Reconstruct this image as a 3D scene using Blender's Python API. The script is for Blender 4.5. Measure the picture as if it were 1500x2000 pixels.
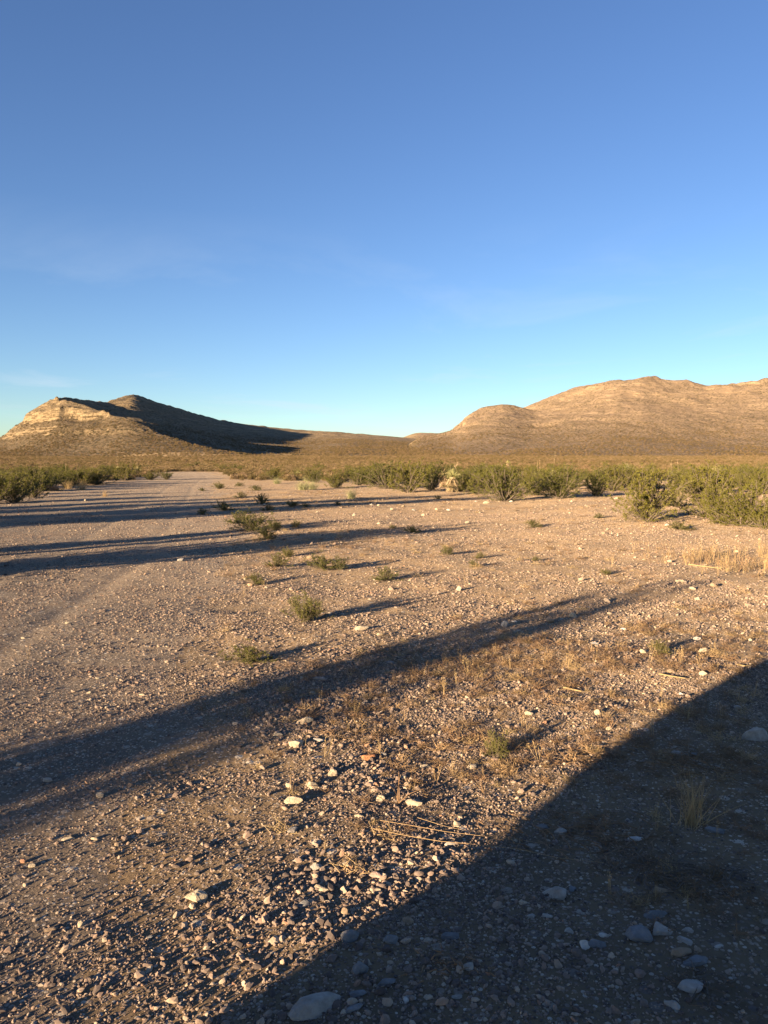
import bpy, math, random
import numpy as np
from mathutils import Vector

S = bpy.context.scene
for o in list(bpy.data.objects): bpy.data.objects.remove(o)
COL = S.collection
R = math.radians
SUN_AZ, SUN_EL = 42.0, 7.8          # azimuth the light travels to (clockwise from the view), height above horizon
CAM_H = 1.6
PITCH = math.atan(95/1500)

# ------------------------------------------------------------------ camera
cam = bpy.data.objects.new('camera', bpy.data.cameras.new('camera')); COL.objects.link(cam)
cam.data.sensor_fit = 'VERTICAL'; cam.data.sensor_height = 24; cam.data.lens = 18.0
cam.data.clip_start = 0.05; cam.data.clip_end = 20000
cam.location = (0, 0, CAM_H); cam.rotation_euler = (math.pi/2-PITCH, 0, 0)
S.camera = cam

# ------------------------------------------------------------------ sky and sun
W = bpy.data.worlds.new('World'); S.world = W; W.use_nodes = True
nt = W.node_tree; nt.nodes.clear()
out = nt.nodes.new('ShaderNodeOutputWorld'); bg = nt.nodes.new('ShaderNodeBackground')
sky = nt.nodes.new('ShaderNodeTexSky'); sky.sky_type = 'NISHITA'; sky.sun_disc = False
sky.sun_elevation = R(SUN_EL); sky.sun_rotation = R(180+SUN_AZ)
sky.air_density = 1.0; sky.dust_density = 0.45; sky.ozone_density = 2.6; sky.altitude = 1300
bg.inputs['Strength'].default_value = 0.061
hs = nt.nodes.new('ShaderNodeHueSaturation'); hs.inputs['Saturation'].default_value = 1.06; hs.inputs['Hue'].default_value = 0.513
nt.links.new(sky.outputs[0], hs.inputs['Color'])
tcw = nt.nodes.new('ShaderNodeTexCoord'); sep = nt.nodes.new('ShaderNodeSeparateXYZ'); nt.links.new(tcw.outputs['Generated'], sep.inputs[0])
def wm(op, a, b):
    m = nt.nodes.new('ShaderNodeMath'); m.operation = op
    for s_, v in zip(m.inputs, (a, b)):
        if hasattr(v, 'is_linked'): nt.links.new(v, s_)
        else: s_.default_value = v
    return m.outputs[0]
# thin cirrus: a layer seen at a grazing angle, so coordinates are divided by the height of the view ray
zc = wm('MAXIMUM', wm('ADD', sep.outputs[2], 0.03), 0.01)
cx = nt.nodes.new('ShaderNodeCombineXYZ'); cx.inputs[2].default_value = 7.3; nt.links.new(wm('DIVIDE', sep.outputs[0], zc), cx.inputs[0]); nt.links.new(wm('MULTIPLY', wm('DIVIDE', sep.outputs[1], zc), 0.8), cx.inputs[1])
nz = nt.nodes.new('ShaderNodeTexNoise'); nz.inputs['Scale'].default_value = 0.55; nz.inputs['Detail'].default_value = 7; nz.inputs['Roughness'].default_value = .62; nz.inputs['Distortion'].default_value = .6; nt.links.new(cx.outputs[0], nz.inputs['Vector'])
rp = nt.nodes.new('ShaderNodeMapRange'); rp.inputs['From Min'].default_value = .53; rp.inputs['From Max'].default_value = .80; nt.links.new(nz.outputs['Fac'], rp.inputs['Value'])
lowf = nt.nodes.new('ShaderNodeMapRange'); lowf.inputs['From Min'].default_value = .30; lowf.inputs['From Max'].default_value = .14; nt.links.new(sep.outputs[2], lowf.inputs['Value'])
mxw = nt.nodes.new('ShaderNodeMix'); mxw.data_type = 'RGBA'; nt.links.new(wm('MULTIPLY', wm('MULTIPLY', rp.outputs[0], lowf.outputs[0]), 0.40), mxw.inputs[0])
nt.links.new(hs.outputs[0], mxw.inputs[6]); mxw.inputs[7].default_value = (3.3, 3.7, 4.2, 1)
nt.links.new(mxw.outputs[2], bg.inputs[0]); nt.links.new(bg.outputs[0], out.inputs[0])
sl = bpy.data.lights.new('sun', 'SUN'); sl.energy = 5.0; sl.angle = R(0.55); sl.color = (1.0, 0.75, 0.47)
sun = bpy.data.objects.new('sun', sl); COL.objects.link(sun)
LD = Vector((math.sin(R(SUN_AZ))*math.cos(R(SUN_EL)), math.cos(R(SUN_AZ))*math.cos(R(SUN_EL)), -math.sin(R(SUN_EL))))
sun.rotation_euler = LD.to_track_quat('-Z', 'Y').to_euler(); sun.location = (-30, -30, 20)
S.view_settings.view_transform = 'Standard'; S.view_settings.look = 'None'
S.view_settings.gamma = 1.0; S.view_settings.exposure = 1.95

# ------------------------------------------------------------------ numeric helpers
def _h(ix, iy, seed):
    n = (ix.astype(np.int64)*374761393 + iy.astype(np.int64)*668265263 + seed*974711) & 0x7fffffff
    n = ((n ^ (n >> 13))*1274126177) & 0x7fffffff
    n = n ^ (n >> 16)
    return (n & 0xffff)/65535.0
def vnoise(x, y, seed=0):
    ix = np.floor(x); iy = np.floor(y); fx = x-ix; fy = y-iy
    fx = fx*fx*fx*(fx*(fx*6-15)+10); fy = fy*fy*fy*(fy*(fy*6-15)+10)
    a = _h(ix, iy, seed); b = _h(ix+1, iy, seed); c = _h(ix, iy+1, seed); d = _h(ix+1, iy+1, seed)
    return (a+(b-a)*fx)*(1-fy) + (c+(d-c)*fx)*fy
def fbm(x, y, sc, oct=4, seed=0, ridged=False, gain=0.5):
    x = x/sc+17.3; y = y/sc-5.7; v = 0; a = 1; t = 0
    for i in range(oct):
        n = vnoise(x, y, seed+i*7)*2-1
        if ridged: n = 1-2*np.abs(n)
        v = v+a*n; t += a; a *= gain
        x, y = (x*1.6-y*1.2)+3.1, (x*1.2+y*1.6)+9.2
    return v/t
def sstep(a, b, x):
    t = np.clip((x-a)/(b-a), 0, 1); return t*t*(3-2*t)
def pix(px, py, Y):
    """world point at forward depth Y seen at photograph pixel px, py"""
    e = math.tan(math.atan((1000-py)/1500)-PITCH)
    return ((px-750)/1500*(math.cos(PITCH)-e*math.sin(PITCH))*Y, Y, CAM_H+e*Y)
def tab(pts, u):
    us = np.array([(p[0]-750)/1500 for p in pts]); vs = np.array([p[1] for p in pts], float)
    return sum(np.interp(u+k, us, vs) for k in (-.03,-.02,-.01,0,.01,.02,.03))/7
def tabe(pts, u):
    us = np.array([(p[0]-750)/1500 for p in pts])
    vs = np.array([math.tan(math.atan((1000-p[1])/1500)-PITCH) for p in pts])
    return sum(np.interp(u+k, us, vs) for k in (-.0085,-.006,-.003,0,0,.003,.006,.0085))/8

# ------------------------------------------------------------------ the lie of the land
L1 = [(-500,900),(-300,890),(-120,872),(0,857),(30,838),(45,821),(60,808),(75,796),(98,779),(122,773),(150,787),(187,798),(227,807),(253,818),(277,829),(300,841),(333,853),(367,864),(400,873),(430,879),(480,886),(600,900)]
L2 = [(-200,905),(0,880),(60,832),(100,786),(122,774),(150,778),(187,783),(213,785),(233,778),(258,770),(268,770),(280,773),(300,782),(333,792),(367,802),(400,812),(433,820),(467,826),(500,830),(540,835),(590,840),(650,843),(740,850),(795,855),(870,862),(950,870),(1100,880),(1500,890)]
R1 = [(700,900),(860,880),(930,825),(970,806),(1010,798),(1040,784),(1060,775),(1120,751),(1180,735),(1208,727),(1230,730),(1253,725),(1277,731),(1330,737),(1390,743),(1450,737),(1500,730),(1600,722),(1900,760),(2300,850)]
R2 = [(700,900),(780,880),(800,862),(815,850),(840,843),(885,834),(905,813),(930,797),(955,788),(975,784),(1000,786),(1025,793),(1080,802),(1150,820),(1300,862),(1450,890)]
R3 = [(700,880),(770,860),(790,853),(812,844),(830,845),(860,846),(900,850),(1000,880)]
R4 = [(900,905),(1000,868),(1080,858),(1180,848),(1250,846),(1330,850),(1400,858),(1500,862),(1700,850)]
def plain(Y):
    t = np.clip(Y-90, 0, None)
    return 0.0105*t*sstep(60, 500, Y)+0.0000040*t*t
def layer(u, Y, etab, Rr, Ff, back=0.25, pw=1.25):
    e = tabe(etab, u); t = np.clip((Y-Ff)/(Rr-Ff), 0, 1)
    base = plain(Ff)
    top = Rr*e + CAM_H
    h = base+(top-base)*t**pw
    h = np.where(Y > Rr, top-(Y-Rr)*back, h)
    return np.where(Y < Ff, -50.0, h)
def H(x, y):
    x = np.asarray(x, float); y = np.asarray(y, float)
    r = np.hypot(x, y)
    # near relief
    n = 0.050*fbm(x, y, 5.0, 2, 3)+0.030*fbm(x, y, 1.3, 2, 9)
    smooth = 1-0.75*roadmask(x, y)
    n = n*sstep(0.3, 2.5, r)
    fine = 0.015*fbm(x, y, 0.28, 3, 21)*(1-sstep(14, 30, r))
    h = (n+fine*0.8)*(0.35+0.65*smooth)
    # faint wheel ruts along the road
    lat = x-np.interp(y, [p[0] for p in RR], [p[1] for p in RR])+0.25*fbm(x, y, 14, 2, 95)
    rut = sum(np.exp(-((lat+c_)/w_)**2) for c_, w_ in ((1.7,.16),(3.3,.16),(6.0,.2),(7.7,.2),(8.6,.16)))
    h = h-0.022*rut*sstep(2, 5, y)*(1-sstep(90, 130, y))*(.5+.5*fbm(x, y, 3, 2, 96))
    # low gravel berm beside the road and the slight rise to the right
    h = h+0.10*sstep(2, 10, x)*sstep(6, 16, y)*(1-sstep(60, 120, r))
    h = h+0.35*fbm(x, y, 60, 3, 31)*sstep(60, 200, r)
    Y = np.maximum(y, 1.0); u = np.clip(x/Y, -1.4, 1.4)
    front = sstep(0, 60, y)
    h = h + plain(Y)*front
    far = y > 400
    if np.any(far):
        uf = u[far]; Yf = Y[far]; xf = x[far]; yf = y[far]
        w = fbm(xf, yf, 260, 4, 41); uw = uf+0.006*fbm(xf, yf, 90, 3, 47)*np.clip((Yf-600)/300,0,1)
        pb = h[far]
        R1d = tab([(-300,960),(0,1000),(122,960),(200,850),(300,745),(430,640)], uf)
        F1d = tab([(-300,640),(122,640),(300,560),(430,520)], uf)
        a = layer(uw, Yf, L1, R1d, F1d, back=0.30, pw=1.25)
        R2d = tab([(60,1010),(122,1000),(200,1330),(260,1600),(350,1900),(500,2150),(700,2200),(900,2200)], uf)
        F2d = tab([(122,940),(200,840),(300,735),(430,640),(600,620),(900,620)], uf)
        b = layer(uf, Yf, L2, R2d, F2d, back=0.12, pw=tab([(122,1.0),(430,1.05),(600,1.2)], uf))
        tb = np.clip((Yf-F2d)/(R2d-F2d), 0, 1); b = b-10*4*tb*(1-tb)*np.clip((uf*1500+750-340)/130, -1, 1)*(1-sstep(560, 700, uf*1500+750))
        c = layer(uw, Yf, R1, tab([(700,1750),(1000,1600),(1250,1500),(1600,1450)], uf), np.full_like(uf, 800.0), back=0.2, pw=1.2)
        d = layer(uw, Yf, R2, np.full_like(uf, 1350.0), np.full_like(uf, 800.0), back=0.22, pw=1.3)
        f = layer(uf, Yf, R3, np.full_like(uf, 2700.0), np.full_like(uf, 2000.0), back=0.25, pw=1.2)
        g = layer(uw, Yf, R4, np.full_like(uf, 1000.0), np.full_like(uf, 700.0), back=0.10, pw=1.0)
        cd = 0.5*(c+d+np.sqrt((c-d)**2+9.0**2))-2.5
        hh = np.maximum.reduce([a, b, cd, f, g])
        up = np.clip(hh-pb, 0, None)
        # rock strata: ledges that follow the height, stronger towards the tops
        hill_left = uf < 0.02; fade = sstep(0.0, 0.05, np.abs(uf-0.02))
        rel = up
        wob = np.where(hill_left, 7.0, 12.0)*fbm(xf, yf, 120, 4, 61)
        wob = wob+np.where(hill_left, 5.0, 2.0)*fbm(xf, yf, 16, 3, 63)
        isA = hill_left & (a > b-1)
        st = np.where(isA, 24.0, 15.0)
        q = (hh+wob+np.where(isA, 3.0, 0))/st; fl = np.floor(q); fr = q-fl
        ter = (fl+sstep(np.where(isA, 0.46, .40), np.where(isA, .66, .75), fr))*st-wob-np.where(isA, 3.0, 0)
        k = np.clip((rel-18)/35, 0, 1)*(0.45+0.35*fbm(xf, yf, 180, 2, 67))
        k = np.where(isA, np.clip((rel-12)/20, 0, 1)*np.clip(.72+.5*fbm(xf, yf, 50, 4, 68), 0, 1)*(.35+.65*sstep(44, 56, hh)), np.where(hill_left, k*.35, k*np.clip(.32+.8*fbm(xf, yf, 260, 2, 69), 0, 1)))
        lo = 1-sstep(0.93, 1.0, Yf/np.where(hill_left, np.where(a > b, R1d, R2d), 1600))
        hh = hh+(ter-hh)*fade*np.clip(k, 0, 0.85)*np.where(hill_left, 0.4+0.6*lo, 0.5+0.5*lo)
        gul = np.where(hill_left, fbm(xf, yf, 85, 4, 71, True), fbm(xf, yf, 120, 5, 71, True))
        gul2 = fbm(xf, yf, 24, 3, 79)
        hh = hh-fade*np.where(hill_left, .045, .12)*up*(1-gul)*0.75*lo+fade*gul2*np.clip(up*0.04, 0, 2.2)
        hh = np.maximum(hh, pb-5)
        h = h.copy(); h[far] = np.where(hh > pb, hh, pb)
    return h
# the graded dirt road: left and right edge (x) as a function of depth
RL = [(-40,-14),(0,-14.5),(20,-15.5),(30,-16),(45,-18.5),(70,-22.5),(96,-28),(141,-39)]
RR = [(-40,-1),(1,-.8),(2.2,-.95),(4,-1.25),(6,-1.5),(8.1,-1.8),(12.3,-2.3),(20,-3.8),(28,-5.8),(50,-11),(96,-20.5),(141,-32)]
def roadmask(x, y):
    lo = np.interp(y, [p[0] for p in RL], [p[1] for p in RL]); hi = np.interp(y, [p[0] for p in RR], [p[1] for p in RR])
    w = 0.35+0.02*np.abs(y)
    wob = w*fbm(x, y, 1.3, 3, 91)
    return sstep(-w, w, x-lo+wob)*sstep(-w, w, hi-x+wob)*(1-sstep(130, 146, y))
def Hs(x, y): return float(H(np.array([float(x)]), np.array([float(y)]))[0])
def ground_at(px, py):
    """world x, y where the ground shows at photograph pixel px, py"""
    e = math.tan(math.atan((1000-py)/1500)-PITCH); k = (px-750)/1500*(math.cos(PITCH)-e*math.sin(PITCH))
    Y = min(-CAM_H/e if e < -0.004 else 400, 400)
    for _ in range(6):
        z = Hs(k*Y, Y); e2 = min(e, -0.004); Y = 0.5*Y+0.5*(-(CAM_H-z)/e2)
    return k*Y, Y

# ------------------------------------------------------------------ tags and mesh helpers
def tag(o, label=None, cat=None, group=None, kind=None):
    if label: o['label'] = label
    if cat: o['category'] = cat
    if group: o['group'] = group
    if kind: o['kind'] = kind
    return o
def mesh(name, V, F, mat=None, smooth=False):
    me = bpy.data.meshes.new(name)
    V = np.asarray(V, np.float32); F = np.asarray(F, np.int32)
    me.vertices.add(len(V)); me.vertices.foreach_set('co', V.ravel())
    k = F.shape[1]
    me.loops.add(F.size); me.loops.foreach_set('vertex_index', F.ravel())
    me.polygons.add(len(F)); me.polygons.foreach_set('loop_start', np.arange(0, F.size, k, dtype=np.int32))
    me.update(calc_edges=True)
    me.polygons.foreach_set('use_smooth', np.full(len(F), smooth, bool))
    if mat: me.materials.append(mat)
    me.update(); return me
def link(name, me, parent=None, loc=None, rz=0, sc=None):
    o = bpy.data.objects.new(name, me); COL.objects.link(o)
    if parent: o.parent = parent
    if loc is not None: o.location = loc
    o.rotation_euler.z = rz
    if sc is not None: o.scale = (sc, sc, sc) if not hasattr(sc, '__len__') else sc
    return o
def empty(name, loc, rz=0, sc=1):
    return link(name, None, None, loc, rz, sc)

# ------------------------------------------------------------------ materials
def M(name):
    m = bpy.data.materials.new(name); m.use_nodes = True
    t = m.node_tree; b = t.nodes['Principled BSDF']; b.inputs['Specular IOR Level'].default_value = 0.2
    b.inputs['Roughness'].default_value = 0.9; b.inputs['Diffuse Roughness'].default_value = 1.0
    return m, t, b
def node(t, ty, **kw):
    n = t.nodes.new(ty)
    for k, v in kw.items():
        if k in n.inputs: n.inputs[k].default_value = v
        else: setattr(n, k, v)
    return n
def ramp(t, src, stops):
    r = t.nodes.new('ShaderNodeValToRGB'); t.links.new(src, r.inputs[0])
    el = r.color_ramp.elements
    while len(el) < len(stops): el.new(0.5)
    for e, (p, c) in zip(el, stops): e.position = p; e.color = (*c, 1) if len(c) == 3 else c
    return r.outputs[0]
def mixc(t, f, a, b, bt='MIX'):
    m = t.nodes.new('ShaderNodeMix'); m.data_type = 'RGBA'; m.blend_type = bt
    for s, v in ((m.inputs[0], f), (m.inputs[6], a), (m.inputs[7], b)):
        if hasattr(v, 'is_linked'): t.links.new(v, s)
        else: s.default_value = v if not isinstance(v, tuple) else (*v, 1)
    return m.outputs[2]
def noi(t, co, scale, detail=4, rough=0.55, out='Fac'):
    n = node(t, 'ShaderNodeTexNoise', Scale=scale, Detail=detail, Roughness=rough); t.links.new(co, n.inputs['Vector']); return n.outputs[out]
def vor(t, co, scale, out='Distance', rnd=1.0):
    n = node(t, 'ShaderNodeTexVoronoi', Scale=scale, Randomness=rnd); t.links.new(co, n.inputs['Vector']); return n.outputs[out]
def math_(t, op, a, b=0.0, c=None):
    m = t.nodes.new('ShaderNodeMath'); m.operation = op
    for s, v in zip(m.inputs, (a, b, c)):
        if v is None: continue
        if hasattr(v, 'is_linked'): t.links.new(v, s)
        else: s.default_value = v
    return m.outputs[0]
def bump(t, b, h, dist, st=1.0, prev=None):
    n = node(t, 'ShaderNodeBump', Strength=st, Distance=dist); t.links.new(h, n.inputs['Height'])
    if prev: t.links.new(prev, n.inputs['Normal'])
    t.links.new(n.outputs[0], b.inputs['Normal']); return n.outputs[0]
def pos(t):
    return t.nodes.new('ShaderNodeNewGeometry').outputs['Position']

def ground_material(name, c1, c2, c3, peb=0.6):
    m, t, b = M(name); p = pos(t)
    big = noi(t, p, 0.45, 7, .65); med = noi(t, p, 2.6, 7, 0.7); fin = noi(t, p, 45, 4, 0.7)
    col = mixc(t, ramp(t, big, [(0.42, (0,0,0)), (0.60, (1,1,1))]), c1, c2)
    col = mixc(t, math_(t, 'MULTIPLY', ramp(t, med, [(0.42, (0,0,0)), (0.72, (1,1,1))]), 0.6), col, c3)
    # little stones of many colours
    vc = vor(t, p, 55, 'Color'); vd = vor(t, p, 55, 'Distance')
    sep = t.nodes.new('ShaderNodeSeparateColor'); t.links.new(vc, sep.inputs[0])
    stone = ramp(t, sep.outputs[0], [(0.0, (.10,.085,.075)), (0.35, (.26,.20,.16)), (0.7, (.40,.33,.26)), (1.0, (.62,.55,.45))])
    pm = math_(t, 'MULTIPLY', math_(t, 'LESS_THAN', vd, 0.42), math_(t, 'LESS_THAN', sep.outputs[1], peb))
    col = mixc(t, math_(t, 'MULTIPLY', pm, 0.75), col, stone)
    vc2 = vor(t, p, 14, 'Color'); vd2 = vor(t, p, 14, 'Distance')
    sep2 = t.nodes.new('ShaderNodeSeparateColor'); t.links.new(vc2, sep2.inputs[0])
    pm2 = math_(t, 'MULTIPLY', math_(t, 'LESS_THAN', vd2, 0.33), math_(t, 'LESS_THAN', sep2.outputs[1], peb*0.35))
    stone2 = ramp(t, sep2.outputs[0], [(0.0, (.14,.11,.10)), (0.5, (.33,.27,.21)), (1.0, (.55,.48,.38))])
    col = mixc(t, math_(t, 'MULTIPLY', pm2, 0.8), col, stone2)
    col = mixc(t, 0.35, col, mixc(t, fin, (.45,.45,.45), (1.4,1.4,1.4)), 'MULTIPLY')
    t.links.new(col, b.inputs['Base Color'])
    h1 = math_(t, 'MULTIPLY', math_(t, 'SUBTRACT', 0.42, vd), pm)
    h2 = math_(t, 'MULTIPLY', math_(t, 'SUBTRACT', 0.33, vd2), pm2)
    n1 = bump(t, b, noi(t, p, 24, 8, 0.7), 0.012, 0.9)
    n2 = bump(t, b, math_(t, 'ADD', h1, math_(t, 'MULTIPLY', h2, 3.0)), 0.010, 0.8, n1)
    bump(t, b, fin, 0.003, 0.6, n2)
    b.inputs['Roughness'].default_value = 0.95
    return m
MAT_ROAD = ground_material('graded gravel', (.172,.131,.092), (.125,.102,.080), (.22,.160,.106), 0.7)

def hill_material(name, rock, soil, veg, warm=1.0):
    m, t, b = M(name); p = pos(t)
    geo = t.nodes.new('ShaderNodeNewGeometry'); sx = t.nodes.new('ShaderNodeSeparateXYZ'); t.links.new(geo.outputs['Normal'], sx.inputs[0])
    px = t.nodes.new('ShaderNodeSeparateXYZ'); t.links.new(p, px.inputs[0])
    big = noi(t, p, 0.012, 6, 0.6); med = noi(t, p, 0.06, 6, 0.65); fine = noi(t, p, 0.5, 4, 0.7)
    base = mixc(t, ramp(t, med, [(0.35, (0,0,0)), (0.65, (1,1,1))]), soil, tuple(c*1.25 for c in soil))
    # level streaks of bare ledge
    st = t.nodes.new('ShaderNodeCombineXYZ')
    t.links.new(math_(t, 'MULTIPLY', px.outputs[0], 0.012), st.inputs[0]); t.links.new(math_(t, 'MULTIPLY', px.outputs[1], 0.012), st.inputs[1])
    t.links.new(math_(t, 'ADD', math_(t, 'MULTIPLY', px.outputs[2], 0.22), math_(t, 'MULTIPLY', big, 5.0)), st.inputs[2])
    ledge = ramp(t, noi(t, st.outputs[0], 1.0, 5, 0.65), [(0.50, (0,0,0)), (0.66, (1,1,1))])
    hfac = math_(t, 'SMOOTH_MIN', math_(t, 'MAXIMUM', math_(t, 'MULTIPLY', math_(t, 'SUBTRACT', px.outputs[2], 40.0), 0.025), 0.0), 1.0, 0.1)
    base = mixc(t, math_(t, 'MULTIPLY', math_(t, 'MULTIPLY', ledge, hfac), 0.85), base, rock)
    steep = ramp(t, sx.outputs[2], [(0.74, (1,1,1)), (0.88, (0,0,0))])
    s2 = t.nodes.new('ShaderNodeCombineXYZ')
    t.links.new(math_(t, 'MULTIPLY', px.outputs[0], 0.03), s2.inputs[0]); t.links.new(math_(t, 'MULTIPLY', px.outputs[1], 0.03), s2.inputs[1]); t.links.new(math_(t, 'MULTIPLY', px.outputs[2], 0.55), s2.inputs[2])
    lay = ramp(t, noi(t, s2.outputs[0], 1.0, 4, 0.7), [(0.40, (.38,.35,.32)), (0.5, (.95,.93,.9)), (0.60, (1.25,1.24,1.2))])
    s3 = t.nodes.new('ShaderNodeCombineXYZ')
    t.links.new(math_(t, 'MULTIPLY', px.outputs[0], 0.35), s3.inputs[0]); t.links.new(math_(t, 'MULTIPLY', px.outputs[1], 0.2), s3.inputs[1]); t.links.new(math_(t, 'MULTIPLY', px.outputs[2], 0.05), s3.inputs[2])
    joint = ramp(t, noi(t, s3.outputs[0], 1.0, 5, 0.7), [(0.36, (.5,.48,.46)), (0.47, (1,1,1)), (1, (1,1,1))])
    rk = mixc(t, 1.0, mixc(t, 1.0, mixc(t, noi(t, p, 0.25, 5, 0.7), tuple(c*0.62 for c in rock), tuple(c*1.2 for c in rock)), lay, 'MULTIPLY'), joint, 'MULTIPLY')
    base = mixc(t, steep, base, rk)
    # shrubs: dark dots, thick on the low slopes, thin on the tops
    vd = vor(t, p, 0.33); vc = vor(t, p, 0.33, 'Color'); sep = t.nodes.new('ShaderNodeSeparateColor'); t.links.new(vc, sep.inputs[0])
    dens = math_(t, 'ADD', math_(t, 'MULTIPLY', math_(t, 'SUBTRACT', 1.0, hfac), 0.42), math_(t, 'MULTIPLY', ramp(t, big, [(0.3,(0,0,0)),(0.7,(1,1,1))]), 0.55))
    dots = math_(t, 'MULTIPLY', math_(t, 'LESS_THAN', vd, 0.50), math_(t, 'LESS_THAN', sep.outputs[0], dens))
    vd3 = vor(t, p, 0.24); vc3 = vor(t, p, 0.24, 'Color'); sep3 = t.nodes.new('ShaderNodeSeparateColor'); t.links.new(vc3, sep3.inputs[0])
    dots3 = math_(t, 'MULTIPLY', math_(t, 'LESS_THAN', vd3, 0.36), math_(t, 'LESS_THAN', sep3.outputs[0], math_(t, 'MULTIPLY', dens, 0.7)))
    dots = math_(t, 'MAXIMUM', dots, dots3)
    dots = math_(t, 'MULTIPLY', dots, math_(t, 'SUBTRACT', 1.0, math_(t, 'MULTIPLY', steep, 0.7)))
    vcol = mixc(t, sep.outputs[1], veg, tuple(c*1.7 for c in veg))
    col = mixc(t, math_(t, 'MULTIPLY', dots, 0.85), base, vcol)
    col = mixc(t, 0.4, col, mixc(t, fine, (.5,.5,.5), (1.4,1.4,1.4)), 'MULTIPLY')
    t.links.new(col, b.inputs['Base Color'])
    n1 = bump(t, b, noi(t, p, 0.13, 10, 0.78), 7.0, 1.0)
    bump(t, b, math_(t, 'MULTIPLY', math_(t, 'SUBTRACT', 0.5, vd), dots), 1.5, 0.8, n1)
    return m
MAT_PLAIN = None
MAT_HILL_L = hill_material('limestone slope', (.37,.28,.17), (.205,.15,.088), (.048,.040,.02))
MAT_HILL_R = hill_material('tan hill slope', (.34,.25,.165), (.215,.155,.102), (.068,.055,.030))

# ------------------------------------------------------------------ terrain meshes
def angle_cols():
    a = list(np.arange(-0.70, 0.7001, 0.0017))       # tan of the azimuth, dense where the camera looks
    f = np.arctan(a)
    rest = np.linspace(math.atan(0.70), 2*math.pi-math.atan(0.70), 90)[1:-1]
    return np.concatenate([f, rest]), len(a)
TH, NF = angle_cols()
rr = [0.35, 0.8, 1.2]; r = 1.2
while r < 3200:
    dr = max(0.011, r*r/1228*0.9)
    dr = min(dr, r*0.012 if r < 450 else (max(r*0.0032, 1.6) if r < 1900 else r*0.012)); r += dr; rr.append(r)
rr = np.array(rr); NR = len(rr); NA = len(TH)
TT, RRg = np.meshgrid(TH, rr)
cosn = np.where(np.abs(((TT+math.pi) % (2*math.pi))-math.pi) < 0.62, np.cos(TT), math.cos(0.62))
blend = sstep(200, 500, RRg)
rad = RRg*(1-blend)+RRg/cosn*blend                   # far rows run straight across so the foot of the hills is even
X = rad*np.sin(TT); Yg = rad*np.cos(TT); Z = H(X, Yg)
VV = np.stack([X, Yg, Z], -1).reshape(-1, 3)
i, j = np.meshgrid(np.arange(NR-1), np.arange(NA), indexing='ij'); jn = (j+1) % NA
Q = np.stack([i*NA+j, i*NA+jn, (i+1)*NA+jn, (i+1)*NA+j], -1).reshape(-1, 4)[:, ::-1]
cx = VV[Q].mean(1)
isroad = roadmask(cx[:, 0], cx[:, 1]) > 0.5
fardist = np.hypot(cx[:, 0], cx[:, 1])
cr = rr[(Q.min(1)//NA)]
hills = cr > 600
left = hills & (cx[:, 0]/np.maximum(cx[:, 1], 1) < 0.045) & (cx[:, 0] < 0.05*np.abs(cx[:, 1])+0*cx[:, 0])
right = hills & ~left
def submesh(name, sel, mat, smooth=True):
    q = Q[sel]; ids, inv = np.unique(q.ravel(), return_inverse=True)
    return link(name, mesh(name, VV[ids], inv.reshape(-1, 4), mat, smooth))

def plain_material():
    m = ground_material('desert plain', (.205,.142,.081), (.135,.100,.065), (.265,.180,.100), 0.55)
    t = m.node_tree; b = t.nodes['Principled BSDF']; p = pos(t)
    old = b.inputs['Base Color'].links[0].from_socket
    ln = t.nodes.new('ShaderNodeVectorMath'); ln.operation = 'LENGTH'; t.links.new(p, ln.inputs[0])
    f = math_(t, 'MULTIPLY', math_(t, 'SUBTRACT', ln.outputs['Value'], 120.0), 1/180); f.node.use_clamp = True
    med = noi(t, p, 0.05, 6, 0.65); fine = noi(t, p, 0.8, 4, 0.7)
    far = mixc(t, ramp(t, med, [(0.35,(0,0,0)),(0.65,(1,1,1))]), (.17,.12,.066), (.24,.168,.092))
    vd = vor(t, p, 0.5); far = mixc(t, math_(t, 'MULTIPLY', math_(t, 'LESS_THAN', vd, 0.42), 0.7), far, (.07,.055,.026))
    far = mixc(t, 0.35, far, mixc(t, fine, (.5,.5,.5), (1.4,1.4,1.4)), 'MULTIPLY')
    t.links.new(mixc(t, f, old, far), b.inputs['Base Color'])
    return m
MAT_SOIL = plain_material()
g0 = [[0,0,Hs(0,0)]]
ground = submesh('ground', ~isroad & ~hills, MAT_SOIL); tag(ground, kind='structure')
road = submesh('dirt_road', isroad & ~hills, MAT_ROAD); tag(road, kind='structure')
hl = submesh('limestone_hill', left, MAT_HILL_L); tag(hl, kind='structure')
hr = submesh('desert_hill', right, MAT_HILL_R); tag(hr, kind='structure')

# ------------------------------------------------------------------ stones
def ico(sub):
    import bmesh
    bm = bmesh.new(); bmesh.ops.create_icosphere(bm, subdivisions=sub, radius=1)
    v = np.array([p.co[:] for p in bm.verts]); f = np.array([[q.index for q in p.verts] for p in bm.faces]); bm.free(); return v, f
ICO = {s: ico(s) for s in (1, 2, 3, 4)}
def rock_mesh(name, seed, sub, dims, angular, mat, rough=0.05):
    rg = np.random.default_rng(seed); v, f = ICO[sub]; v = v.copy()
    n = rg.normal(size=(14, 3)); n /= np.linalg.norm(n, axis=1)[:, None]
    d = rg.uniform(0.62, 1.0, 14)
    dt = v@n.T; lim = np.where(dt > 0.05, d[None]/np.maximum(dt, 0.05), 9).min(1)
    rad = np.minimum(lim, 1.25)
    angular = min(1.0, angular+.42); rad = .92*(1-angular)+rad*angular
    rad = rad*(1+rough*fbm(v[:, 0]*3+v[:, 2]*2, v[:, 1]*3-v[:, 2], 1.0, 3, seed))
    v = v*rad[:, None]*np.array(dims)[None]/2
    return mesh(name, v, f, mat, smooth=angular < 0.7)
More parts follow.
